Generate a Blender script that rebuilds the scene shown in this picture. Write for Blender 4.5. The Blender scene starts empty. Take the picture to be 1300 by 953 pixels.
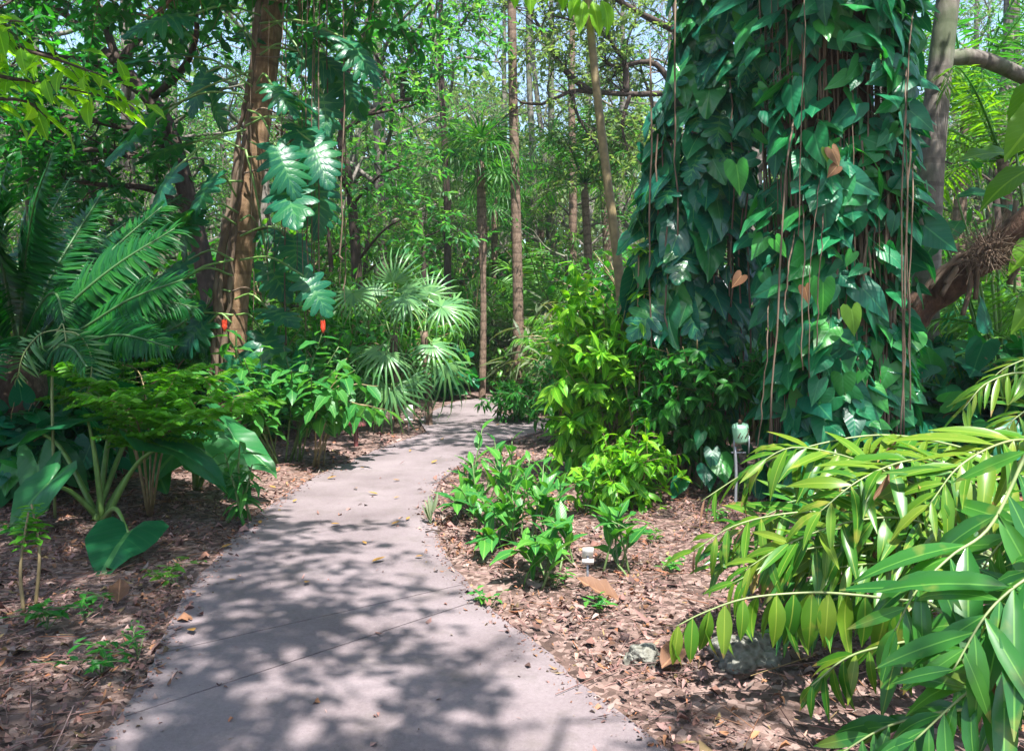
import bpy, math, random
import numpy as np

# ------------------------------------------------------------------ basics
sc = bpy.context.scene
COL = sc.collection
R0 = np.random.default_rng(7)
F, CX, HY, CAMH = 1000.0, 650.0, 415.0, 1.6


def P(x, y, Y):
    """real point seen at picture position x, y when it stands Y metres away"""
    return np.array([(x - CX) / F * Y, Y, CAMH - (y - HY) / F * Y])


def G(x, y):
    Y = CAMH * F / (y - HY)
    return np.array([(x - CX) / F * Y, Y, 0.0])


def PL(l, Y=None):
    return np.array([P(a[0], a[1], a[2] if len(a) > 2 else Y) for a in l])


def unit(v):
    v = np.asarray(v, float)
    return v / np.maximum(np.linalg.norm(v, axis=-1, keepdims=True), 1e-9)


# ------------------------------------------------------------------ templates
class T:
    def __init__(s, V, Q=None, Tr=None, UV=None):
        s.V = np.asarray(V, float)
        s.Q = np.asarray(Q if Q is not None else [], int).reshape(-1, 4)
        s.T = np.asarray(Tr if Tr is not None else [], int).reshape(-1, 3)
        s.UV = np.asarray(UV, float) if UV is not None else np.zeros((len(s.V), 2))


def t_hex(w=0.22, fold=0.06, droop=0.1):
    V = [(0, 0, 0), (-w, .35, fold), (-w * .7, .7, fold - droop * .4), (0, 1, -droop), (w * .7, .7, fold - droop * .4), (w, .35, fold)]
    return T(V, [(0, 3, 2, 1), (0, 5, 4, 3)], UV=[(.5, 0), (0, .35), (.15, .7), (.5, 1), (.85, .7), (1, .35)])


def t_lance(w=0.15, nv=6, fold=0.25, droop=0.2, peak=0.42, wav=0.0, sharp=1.0, seed=0):
    rg = np.random.default_rng(seed)
    V, UV, Q = [], [], []
    for i in range(nv + 1):
        v = i / nv
        a = v / peak if v < peak else (1 - v) / (1 - peak)
        pr = max(math.sin(a * math.pi / 2) ** (0.8 if v < peak else sharp), 0.03)
        y = v * (1 - 0.3 * droop * v)
        zc = -droop * v * v
        for s in (-1, 0, 1):
            x = s * w * pr
            z = zc + fold * abs(x) + (wav * w * math.sin(v * 17 + s * 1.3 + seed) * abs(s))
            V.append((x, y, z)); UV.append((.5 + s * .5 * pr, v))
    for i in range(nv):
        for j in range(2):
            a = i * 3 + j
            Q.append((a, a + 1, a + 4, a + 3))
    return T(V, Q, UV=UV)


def t_radial(out, rings=(0.5, 1.0), cup=0.15, tipdroop=0.2, wav=0.0, fold=0.1, seed=0, W=1.0):
    """leaf grown outward from its stalk point; out = outline points (x, y)"""
    rg = np.random.default_rng(seed)
    out = np.asarray(out, float)
    n = len(out)
    ph = rg.uniform(0, 6)
    V = [(0, 0, 0)]; UV = [(.5, .2)]
    for r in rings:
        for i, (x, y) in enumerate(out):
            px, py = x * r, y * r
            z = -cup * (px * px) - tipdroop * py * abs(py) + fold * abs(px) + wav * r * r * math.sin(i * 1.9 + ph)
            V.append((px, py, z)); UV.append((.5 + px / W * .5, .2 + py * .8))
    Tr = [(0, 1 + i, 1 + (i + 1) % n) for i in range(n)]
    Q = []
    for k in range(len(rings) - 1):
        a, b = 1 + k * n, 1 + (k + 1) * n
        for i in range(n):
            j = (i + 1) % n
            Q.append((a + i, b + i, b + j, a + j))
    return T(V, Q, Tr, UV)


def heart_outline(w=0.42, n=24, lobe=0.26, point=1.0):
    pts = []
    prof = [(0.0, -.02), (.12, -lobe * .75), (.30 * w / .42, -lobe), (.43 * w / .42, -lobe * .55), (w * 1.06, 0.08), (w, .25), (w * .80, .45), (w * .55, .63), (w * .30, .79), (w * .12, .91)]
    right = prof
    pts = right + [(0, point)] + [(-x, y) for x, y in right[::-1][:-1]]
    return pts[::-1]


def arrow_outline(w=0.36):
    right = [(0.0, -.03), (.09, -.3), (.2, -.5), (.30, -.42), (w, -.12), (w * 1.05, .1), (w * .93, .35), (w * .68, .6), (w * .38, .8), (w * .14, .94)]
    pts = right + [(0, 1.0)] + [(-x, y) for x, y in right[::-1][:-1]]
    return pts[::-1]


def split_outline(w=0.55, nl=7, depth=0.42):
    """deeply lobed climbing-plant leaf"""
    right = [(0.0, -.03)]
    ths = np.linspace(-2.2, 1.45, nl * 4)
    for k, th in enumerate(ths):
        base_r = 0.42 + 0.5 * ((math.sin(th) + 1) / 2) ** 1.5 + 0.10 * math.cos(th)
        ph = (k % 4)
        m = (1 - depth, 0.93, 1.0, 0.9)[ph]
        r = base_r * m
        right.append((r * math.cos(th) * w / .55, r * math.sin(th)))
    pts = right + [(0, 1.0)] + [(-x, y) for x, y in right[::-1][:-1]]
    return pts[::-1]


def t_lobed(n=7, droop=.35, seed=0, gapf=.42):
    """leaf cut into finger lobes along its midrib, heart-shaped at the base"""
    rg = np.random.default_rng(seed); V, Q, UV = [], [], []
    ys = np.linspace(.02, .86, n); dy = ys[1] - ys[0]
    for sd in (-1, 1):
        for i, y0 in enumerate(ys):
            q = i / (n - 1); th = 2.25 - 1.85 * q ** .8 + rg.normal(0, .05); L = (.36 + .16 * math.sin(math.pi * min(1, q * 1.05 + .12))) * rg.uniform(.92, 1.06) * (1 - .45 * max(0, q - .6) / .4)
            du = np.array([math.sin(th) * sd, math.cos(th)]); b0 = len(V)
            for r, hw in ((0, .5), (.42, .52 + .25 * (1 - q)), (.75, gapf * (1 + .2 * (1 - q))), (.93, .24), (1.0, .04)):
                c = np.array([0, y0 + dy * .5]) + du * L * r
                ax = np.array([0, 1.0]) * (1 - r) + np.array([-du[1] * sd * 1.0, abs(du[0])]) * r * 1.2 if r > 0 else np.array([0, 1.0])
                ax = ax / np.linalg.norm(ax)
                for s in (-1, 0, 1):
                    w_ = dy * hw * (1.0 + .35 * r)
                    xy = c + ax * s * w_; dist = abs(xy[0])
                    z = .10 * dist - droop * dist * dist * 1.6 - droop * .5 * max(0, xy[1]) ** 2 + (.018 if s == 0 else -.004) * (r > 0)
                    V.append((xy[0], xy[1], z + .002 * i + .0012 * s)); UV.append((.5 + s * .3 * (r > .05), r))
            for a in range(4):
                for s in range(2):
                    m = b0 + a * 3 + s
                    Q.append((m, m + 1, m + 4, m + 3) if sd < 0 else (m, m + 3, m + 4, m + 1))
    b0 = len(V)
    for r, hw in ((.80, .10), (.9, .10), (1.0, .055), (1.08, .01)):
        for s in (-1, 0, 1): V.append((s * hw, r, -droop * .5 * r * r + .02 * (s == 0))); UV.append((.5 + s * .3, r))
    for a in range(3):
        for s in range(2):
            m = b0 + a * 3 + s; Q.append((m, m + 1, m + 4, m + 3))
    return T(V, Q, UV=UV)


def t_fan(n=22, span=5.2, droop=0.35, inner=0.26, w=1.0, seed=0):
    rg = np.random.default_rng(seed)
    V, Q, UV = [], [], []
    dt = span / n
    for i in range(n):
        th = math.pi / 2 - span / 2 + (i + .5) * dt
        L = (0.82 + .18 * math.cos((th - math.pi / 2) * .8)) * rg.uniform(.93, 1.05)
        d = droop * rg.uniform(.6, 1.5)
        b = len(V)
        for r, ww, k in ((0.03, .5, 0), (inner, .5, 0.04), (.62 * L, .36, .35), (.86 * L, .17, .75), (L, .015, 1.25)):
            rr = r
            hw = inner * math.tan(dt * ww * w) if r > inner else r * math.tan(dt * ww * w)
            c, s = math.cos(th), math.sin(th)
            z = -d * k * (.4 + .6 * r)
            rr = r * (1 - .12 * d * k)
            for sd in (-1, 0, 1):
                V.append((rr * c - sd * hw * s, rr * s + sd * hw * c, z + (0.35 * hw if sd == 0 else 0)))
                UV.append((.5 + sd * .5, r))
        for j in range(4):
            for q in range(2):
                a = b + j * 3 + q
                Q.append((a, a + 3, a + 4, a + 1))
    return T(V, Q, UV=UV)


def t_stick(k=3):
    V = []; Q = []
    for y, r in ((0, 1), (1, .55)):
        for i in range(k):
            a = 2 * math.pi * i / k
            V.append((math.cos(a) * r, y, math.sin(a) * r))
    for i in range(k):
        j = (i + 1) % k
        Q.append((i, j, k + j, k + i))
    return T(V, Q)


# ------------------------------------------------------------------ mesh builder
class MB:
    def __init__(s):
        s.V = []; s.Q = []; s.T = []; s.UV = []; s.mq = []; s.mt = []; s.n = 0

    def add(s, V, Q=None, Tr=None, UV=None, mat=0):
        V = np.asarray(V, float); n = len(V)
        if Q is not None and len(Q):
            Q = np.asarray(Q, int); s.Q.append(Q + s.n); s.mq.append(np.full(len(Q), mat))
        if Tr is not None and len(Tr):
            Tr = np.asarray(Tr, int); s.T.append(Tr + s.n); s.mt.append(np.full(len(Tr), mat))
        s.V.append(V); s.UV.append(np.asarray(UV, float) if UV is not None else np.zeros((n, 2)))
        s.n += n

    def scatter(s, t, pos, dirs, norms, size, mat=0, wid=1.0):
        pos = np.atleast_2d(pos); N = len(pos)
        if N == 0: return
        y = unit(np.broadcast_to(np.atleast_2d(dirs), (N, 3)))
        nz = np.broadcast_to(np.atleast_2d(norms), (N, 3)).astype(float)
        nz = nz + 1e-4 * np.array([.3, .5, .7])
        x = unit(np.cross(y, nz)); z = np.cross(x, y)
        size = np.broadcast_to(np.asarray(size, float), (N,))
        wid = np.broadcast_to(np.asarray(wid, float), (N,))
        M = np.stack([x * (size * wid)[:, None], y * size[:, None], z * size[:, None]], 2)
        V = np.einsum('nij,vj->nvi', M, t.V) + pos[:, None, :]
        nv = len(t.V); off = (np.arange(N) * nv)[:, None, None]
        s.add(V.reshape(-1, 3), (t.Q[None] + off).reshape(-1, 4) if len(t.Q) else None,
              (t.T[None] + off).reshape(-1, 3) if len(t.T) else None, np.tile(t.UV, (N, 1)), mat)

    def sticks(s, a, b, r, mat=0):
        a = np.atleast_2d(a); b = np.atleast_2d(b); N = len(a)
        d = b - a; L = np.linalg.norm(d, axis=1)
        s.scatter(STICK, a, d, np.array([[.21, .43, .87]]), L, mat, 1.0) if False else None
        y = unit(d); x = unit(np.cross(y, np.array([.23, .41, .88]))); z = np.cross(x, y)
        r = np.broadcast_to(np.asarray(r, float), (N,))
        M = np.stack([x * r[:, None], d, z * r[:, None]], 2)
        V = np.einsum('nij,vj->nvi', M, STICK.V) + a[:, None, :]
        off = (np.arange(N) * len(STICK.V))[:, None, None]
        s.add(V.reshape(-1, 3), (STICK.Q[None] + off).reshape(-1, 4), None, None, mat)

    def tube(s, pts, rad, k=8, mat=0, cap=True):
        pts = np.asarray(pts, float); n = len(pts)
        rad = np.broadcast_to(np.asarray(rad, float), (n,))
        tan = np.gradient(pts, axis=0); tan = unit(tan)
        ref = np.array([0.31, 0.94, 0.12]) if abs(tan[0, 2]) > .7 else np.array([.05, .1, 1.0])
        X = unit(np.cross(tan, ref)); Yv = np.cross(tan, X)
        a = np.linspace(0, 2 * math.pi, k, endpoint=False)
        V = pts[:, None, :] + rad[:, None, None] * (np.cos(a)[None, :, None] * X[:, None, :] + np.sin(a)[None, :, None] * Yv[:, None, :])
        i = np.arange(n - 1)[:, None]; j = np.arange(k)[None, :]; j2 = (j + 1) % k
        Q = np.stack([i * k + j, i * k + j2, (i + 1) * k + j2, (i + 1) * k + j], -1).reshape(-1, 4)
        L = np.concatenate([[0], np.cumsum(np.linalg.norm(np.diff(pts, axis=0), axis=1))])
        UV = np.stack(np.broadcast_arrays((np.arange(k) / k)[None, :], L[:, None]), -1).reshape(-1, 2)
        Vf = V.reshape(-1, 3); Tr = None
        if cap:
            c0 = len(Vf); Vf = np.concatenate([Vf, pts[:1], pts[-1:]]); UV = np.concatenate([UV, UV[:1], UV[-1:]])
            jj = np.arange(k); j2 = (jj + 1) % k
            Tr = np.concatenate([np.stack([np.full(k, c0), j2, jj], 1), np.stack([np.full(k, c0 + 1), (n - 1) * k + jj, (n - 1) * k + j2], 1)])
        s.add(Vf, Q, Tr, UV, mat)

    def lathe(s, prof, c=(0, 0, 0), k=20, mat=0, axis=None):
        prof = np.asarray(prof, float); c = np.asarray(c, float)
        a = np.linspace(0, 2 * math.pi, k, endpoint=False)
        V = np.stack([prof[:, None, 0] * np.cos(a), prof[:, None, 0] * np.sin(a), np.broadcast_to(prof[:, None, 1], (len(prof), k))], -1).reshape(-1, 3)
        if axis is not None:
            z = unit(axis); x = unit(np.cross(z, [.2, .9, .1])); y = np.cross(z, x)
            V = V @ np.stack([x, y, z])
        n = len(prof); i = np.arange(n - 1)[:, None]; j = np.arange(k)[None, :]; j2 = (j + 1) % k
        Q = np.stack([i * k + j, i * k + j2, (i + 1) * k + j2, (i + 1) * k + j], -1).reshape(-1, 4)
        s.add(V + c, Q, None, None, mat)

    def box(s, c, size, mat=0, R=None):
        c = np.asarray(c, float); h = np.asarray(size, float) / 2
        V = np.array([(x, y, z) for x in (-1, 1) for y in (-1, 1) for z in (-1, 1)]) * h
        if R is not None: V = V @ np.asarray(R).T
        s.add(V + c, [(0, 1, 3, 2), (4, 6, 7, 5), (0, 4, 5, 1), (2, 3, 7, 6), (0, 2, 6, 4), (1, 5, 7, 3)], mat=mat)

    def mesh(s, name, mats, origin=(0, 0, 0), smooth=True):
        V = np.concatenate(s.V) - np.asarray(origin, float)
        UV = np.concatenate(s.UV)
        Q = np.concatenate(s.Q) if s.Q else np.zeros((0, 4), int)
        Tr = np.concatenate(s.T) if s.T else np.zeros((0, 3), int)
        me = bpy.data.meshes.new(name)
        me.vertices.add(len(V)); me.vertices.foreach_set('co', V.astype(np.float32).ravel())
        loops = np.concatenate([Q.ravel(), Tr.ravel()]).astype(np.int32)
        me.loops.add(len(loops)); me.loops.foreach_set('vertex_index', loops)
        me.polygons.add(len(Q) + len(Tr))
        st = np.concatenate([np.arange(len(Q)) * 4, len(Q) * 4 + np.arange(len(Tr)) * 3]).astype(np.int32)
        me.polygons.foreach_set('loop_start', st)
        mi = np.concatenate((s.mq or [np.zeros(0)]) + (s.mt or [np.zeros(0)])).astype(np.int32)
        me.polygons.foreach_set('material_index', mi)
        me.polygons.foreach_set('use_smooth', np.full(len(mi), smooth))
        ul = me.uv_layers.new(name='UVMap')
        ul.data.foreach_set('uv', UV[loops].astype(np.float32).ravel())
        for m in (mats if isinstance(mats, (list, tuple)) else [mats]): me.materials.append(m)
        me.update(calc_edges=True)
        return me

    def build(s, name, mats, parent=None, smooth=True, world=True):
        if not s.V: return None
        org = np.array(parent.get('_o', (0, 0, 0))) if parent is not None else np.zeros(3)
        if parent is not None and parent.parent is None: org = np.array(parent.location)
        elif parent is not None: org = np.array(parent.parent.location)
        o = bpy.data.objects.new(name, s.mesh(name, mats, org, smooth)); COL.objects.link(o)
        if parent is not None: o.parent = parent
        return o


STICK = t_stick(3)


def thing(name, label, cat, loc, group=None):
    o = bpy.data.objects.new(name, None); COL.objects.link(o)
    o.empty_display_size = .1
    o.location = [float(c) for c in loc]
    o['label'] = label; o['category'] = cat
    if group: o['group'] = group
    return o


def tag(o, label, cat, group=None):
    o['label'] = label; o['category'] = cat
    if group: o['group'] = group
    return o


def kids(o):
    return [c for c in KIDS.get(o.name, [])]


def copy_tree(root, loc, rz=0.0, scale=1.0, label=None, group=None, sz=None, tilt=(0, 0)):
    r = root.copy(); COL.objects.link(r)
    r.location = [float(c) for c in loc]; r.rotation_euler = (tilt[0], tilt[1], rz)
    r.scale = (scale, scale, sz or scale)
    if label: r['label'] = label
    if group: r['group'] = group
    for ch in root.children:
        c = ch.copy(); COL.objects.link(c); c.parent = r
        for g in ch.children:
            d = g.copy(); COL.objects.link(d); d.parent = c
    return r


class Kind:
    """build one prototype; the first placing moves it, later ones copy it"""
    def __init__(s, root): s.root = root; s.used = False

    def put(s, loc, rz=0.0, scale=1.0, label=None, group=None, sz=None, tilt=(0, 0)):
        if not s.used:
            s.used = True; r = s.root
            r.location = [float(c) for c in loc]; r.rotation_euler = (tilt[0], tilt[1], rz); r.scale = (scale, scale, sz or scale)
            if label: r['label'] = label
            if group: r['group'] = group
            return r
        return copy_tree(s.root, loc, rz, scale, label, group, sz, tilt)


def curve(pts, n=16):
    """smooth line through points (Catmull-Rom)"""
    p = np.asarray(pts, float)
    p = np.concatenate([2 * p[:1] - p[1:2], p, 2 * p[-1:] - p[-2:-1]])
    m = len(p) - 3
    out = []
    for t in np.linspace(0, m - 1e-6, n):
        i = int(t); f = t - i
        a, b, c, d = p[i:i + 4]
        out.append(.5 * ((2 * b) + (c - a) * f + (2 * a - 5 * b + 4 * c - d) * f * f + (3 * b - a - 3 * c + d) * f ** 3))
    return np.array(out)


def along(path, t):
    path = np.asarray(path); t = np.asarray(t, float)
    d = np.linalg.norm(np.diff(path, axis=0), axis=1); L = np.concatenate([[0], np.cumsum(d)]); x = t * L[-1]
    i = np.clip(np.searchsorted(L, x, side='right') - 1, 0, len(d) - 1)
    f = (x - L[i]) / d[i]
    return path[i] + (path[i + 1] - path[i]) * f[:, None], unit(path[i + 1] - path[i])


# ------------------------------------------------------------------ materials
def nodes(name):
    m = bpy.data.materials.new(name); m.use_nodes = True
    nt = m.node_tree; nt.nodes.clear()
    return m, nt, nt.nodes, nt.links


def N(nt, typ, **kw):
    n = nt.nodes.new(typ)
    for k, v in kw.items():
        if k in n.inputs.keys(): n.inputs[k].default_value = v
        else: setattr(n, k, v)
    return n


def math_n(nt, op, a, b=None, c=None):
    n = nt.nodes.new('ShaderNodeMath'); n.operation = op
    for i, v in enumerate((a, b, c)):
        if v is None: continue
        if isinstance(v, (int, float)): n.inputs[i].default_value = v
        else: nt.links.new(v, n.inputs[i])
    return n.outputs[0]


def ramp(nt, fac, stops):
    r = nt.nodes.new('ShaderNodeValToRGB')
    e = r.color_ramp.elements
    while len(e) < len(stops): e.new(.5)
    for k, (p, c) in zip(e, stops): k.position = p; k.color = (*c, 1)
    if fac is not None: nt.links.new(fac, r.inputs[0])
    return r.outputs[0]


def mat_leaf(name, cols, trans=.4, rough=.38, veins=None, glow=None, spec=.3, spots=0.0, alb=.78):
    """cols = ramp of leaf colours, one picked per leaf; glow = colour of light let through"""
    m, nt, nd, lk = nodes(name)
    geo = N(nt, 'ShaderNodeNewGeometry'); oi = N(nt, 'ShaderNodeObjectInfo')
    r = math_n(nt, 'FRACT', math_n(nt, 'ADD', geo.outputs['Random Per Island'], oi.outputs['Random']))
    k = len(cols); cols = [tuple(x * alb for x in c) for c in cols]
    col = ramp(nt, r, [(i / (k - 1), c) for i, c in enumerate(cols)])
    uv = N(nt, 'ShaderNodeUVMap', uv_map='UVMap')
    sep = N(nt, 'ShaderNodeSeparateXYZ'); lk.new(uv.outputs[0], sep.inputs[0])
    bumpn = None
    if veins:
        freq, rib = veins
        au = math_n(nt, 'ABSOLUTE', math_n(nt, 'SUBTRACT', sep.outputs[0], .5))
        mid = math_n(nt, 'LESS_THAN', au, rib)
        ph = math_n(nt, 'MULTIPLY', math_n(nt, 'SUBTRACT', sep.outputs[1], math_n(nt, 'MULTIPLY', au, .7)), freq)
        w = math_n(nt, 'SINE', ph)
        lat = math_n(nt, 'MULTIPLY', math_n(nt, 'GREATER_THAN', w, .92), .10)
        mask = math_n(nt, 'MAXIMUM', math_n(nt, 'MULTIPLY', mid, .55), lat)
        mx = N(nt, 'ShaderNodeMix', data_type='RGBA')
        lk.new(mask, mx.inputs[0]); lk.new(col, mx.inputs[6])
        c = cols[-1]; mx.inputs[7].default_value = (min(1, c[0] * 1.8 + .05), min(1, c[1] * 1.5 + .06), c[2] * 1.4 + .03, 1)
        col = mx.outputs[2]
        b = N(nt, 'ShaderNodeBump', Strength=.09, Distance=.006); lk.new(w, b.inputs['Height']); bumpn = b.outputs[0]
    if spots:
        n0 = N(nt, 'ShaderNodeTexNoise', Scale=4.0, Detail=2.0); tc0 = N(nt, 'ShaderNodeTexCoord'); lk.new(tc0.outputs['Object'], n0.inputs['Vector'])
        edge = math_n(nt, 'GREATER_THAN', math_n(nt, 'ADD', sep.outputs[1], math_n(nt, 'MULTIPLY', math_n(nt, 'SUBTRACT', n0.outputs[0], .5), 1.6)), 1.04)
        mx = N(nt, 'ShaderNodeMix', data_type='RGBA'); lk.new(math_n(nt, 'MULTIPLY', edge, .8 * spots / .55), mx.inputs[0]); lk.new(col, mx.inputs[6])
        mx.inputs[7].default_value = (.30, .19, .07, 1); col = mx.outputs[2]
        nz = N(nt, 'ShaderNodeTexNoise', Scale=9.0, Detail=3.0)
        tc = N(nt, 'ShaderNodeTexCoord'); lk.new(tc.outputs['Object'], nz.inputs['Vector'])
        sp = ramp(nt, nz.outputs[0], [(.60, (0, 0, 0)), (.72, (1, 1, 1))])
        mx = N(nt, 'ShaderNodeMix', data_type='RGBA'); lk.new(math_n(nt, 'MULTIPLY', sp, spots), mx.inputs[0]); lk.new(col, mx.inputs[6])
        mx.inputs[7].default_value = (.36, .30, .06, 1); col = mx.outputs[2]
    p = N(nt, 'ShaderNodeBsdfPrincipled', Roughness=rough)
    p.inputs['Specular IOR Level'].default_value = spec
    lk.new(col, p.inputs['Base Color'])
    tr = N(nt, 'ShaderNodeBsdfTranslucent')
    mul = N(nt, 'ShaderNodeMix', data_type='RGBA', blend_type='MULTIPLY'); mul.inputs[0].default_value = 1
    lk.new(col, mul.inputs[6]); mul.inputs[7].default_value = (*(glow or (2.6, 2.3, 0.9)), 1)
    lk.new(mul.outputs[2], tr.inputs[0])
    if bumpn: lk.new(bumpn, p.inputs['Normal'])
    mix = N(nt, 'ShaderNodeMixShader', Fac=trans)
    lk.new(p.outputs[0], mix.inputs[1]); lk.new(tr.outputs[0], mix.inputs[2])
    out = N(nt, 'ShaderNodeOutputMaterial'); lk.new(mix.outputs[0], out.inputs[0])
    return m


def mat_bark(name, stops, scale=(6, 6, 1.5), bump=.5, rings=0.0, rough=.85, dist=.02, moss=None):
    m, nt, nd, lk = nodes(name)
    tc = N(nt, 'ShaderNodeTexCoord'); mp = N(nt, 'ShaderNodeMapping'); mp.inputs['Scale'].default_value = scale
    lk.new(tc.outputs['Object'], mp.inputs[0])
    nz = N(nt, 'ShaderNodeTexNoise', Scale=3.0, Detail=7.0, Roughness=.65); lk.new(mp.outputs[0], nz.inputs['Vector'])
    col = ramp(nt, nz.outputs[0], stops)
    h = nz.outputs[0]
    if rings:
        uv = N(nt, 'ShaderNodeUVMap', uv_map='UVMap'); sep = N(nt, 'ShaderNodeSeparateXYZ'); lk.new(uv.outputs[0], sep.inputs[0])
        n2 = N(nt, 'ShaderNodeTexNoise', Scale=2.0, Detail=2.0); lk.new(tc.outputs['Object'], n2.inputs['Vector'])
        w = math_n(nt, 'SINE', math_n(nt, 'ADD', math_n(nt, 'MULTIPLY', sep.outputs[1], rings), math_n(nt, 'MULTIPLY', n2.outputs[0], 4.0)))
        g = math_n(nt, 'GREATER_THAN', w, .8)
        mx = N(nt, 'ShaderNodeMix', data_type='RGBA'); lk.new(math_n(nt, 'MULTIPLY', g, .55), mx.inputs[0]); lk.new(col, mx.inputs[6])
        c = stops[0][1]; mx.inputs[7].default_value = (c[0] * .8, c[1] * .8, c[2] * .8, 1); col = mx.outputs[2]
        h = math_n(nt, 'ADD', h, math_n(nt, 'MULTIPLY', w, -.3))
    if moss:
        n3 = N(nt, 'ShaderNodeTexNoise', Scale=1.7, Detail=5.0); lk.new(tc.outputs['Object'], n3.inputs['Vector'])
        mk = ramp(nt, n3.outputs[0], [(.5, (0, 0, 0)), (.62, (1, 1, 1))])
        mx = N(nt, 'ShaderNodeMix', data_type='RGBA'); lk.new(math_n(nt, 'MULTIPLY', mk, .7), mx.inputs[0]); lk.new(col, mx.inputs[6])
        mx.inputs[7].default_value = (*moss, 1); col = mx.outputs[2]
    b = N(nt, 'ShaderNodeBump', Strength=bump, Distance=dist); lk.new(h, b.inputs['Height'])
    p = N(nt, 'ShaderNodeBsdfPrincipled', Roughness=rough); p.inputs['Specular IOR Level'].default_value = .25
    lk.new(col, p.inputs['Base Color']); lk.new(b.outputs[0], p.inputs['Normal'])
    out = N(nt, 'ShaderNodeOutputMaterial'); lk.new(p.outputs[0], out.inputs[0])
    return m


def mat_plain(name, col, rough=.5, var=.15, scale=20, bump=.1, metal=0.0):
    m, nt, nd, lk = nodes(name)
    tc = N(nt, 'ShaderNodeTexCoord')
    nz = N(nt, 'ShaderNodeTexNoise', Scale=float(scale), Detail=5.0); lk.new(tc.outputs['Object'], nz.inputs['Vector'])
    c = np.array(col)
    cc = ramp(nt, nz.outputs[0], [(.3, tuple(c * (1 - var))), (.7, tuple(np.minimum(c * (1 + var), 1)))])
    b = N(nt, 'ShaderNodeBump', Strength=bump, Distance=.005); lk.new(nz.outputs[0], b.inputs['Height'])
    p = N(nt, 'ShaderNodeBsdfPrincipled', Roughness=rough, Metallic=metal)
    lk.new(cc, p.inputs['Base Color']); lk.new(b.outputs[0], p.inputs['Normal'])
    out = N(nt, 'ShaderNodeOutputMaterial'); lk.new(p.outputs[0], out.inputs[0])
    return m


def mat_litter(name, cols, rough=.75):
    m, nt, nd, lk = nodes(name)
    geo = N(nt, 'ShaderNodeNewGeometry')
    col = ramp(nt, geo.outputs['Random Per Island'], [(i / (len(cols) - 1), tuple(x * f for x, f in zip(c, (.72, .64, .60)))) for i, c in enumerate(cols)])
    p = N(nt, 'ShaderNodeBsdfPrincipled', Roughness=rough); p.inputs['Specular IOR Level'].default_value = .35
    lk.new(col, p.inputs['Base Color'])
    out = N(nt, 'ShaderNodeOutputMaterial'); lk.new(p.outputs[0], out.inputs[0])
    return m


def mat_soil():
    m, nt, nd, lk = nodes('soil')
    tc = N(nt, 'ShaderNodeTexCoord')
    v = N(nt, 'ShaderNodeTexVoronoi', Scale=28.0); lk.new(tc.outputs['Object'], v.inputs['Vector'])
    nz = N(nt, 'ShaderNodeTexNoise', Scale=9.0, Detail=8.0, Roughness=.7); lk.new(tc.outputs['Object'], nz.inputs['Vector'])
    sx = N(nt, 'ShaderNodeSeparateColor'); lk.new(v.outputs['Color'], sx.inputs[0])
    f = math_n(nt, 'ADD', math_n(nt, 'MULTIPLY', sx.outputs[0], .6), math_n(nt, 'MULTIPLY', nz.outputs[0], .5))
    col = ramp(nt, f, [(.15, (.04, .026, .022)), (.45, (.11, .07, .058)), (.7, (.21, .14, .12)), (.95, (.32, .23, .20))])
    b = N(nt, 'ShaderNodeBump', Strength=1.0, Distance=.04); lk.new(f, b.inputs['Height'])
    p = N(nt, 'ShaderNodeBsdfPrincipled', Roughness=.9); p.inputs['Specular IOR Level'].default_value = .2
    lk.new(col, p.inputs['Base Color']); lk.new(b.outputs[0], p.inputs['Normal'])
    out = N(nt, 'ShaderNodeOutputMaterial'); lk.new(p.outputs[0], out.inputs[0])
    return m


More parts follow.
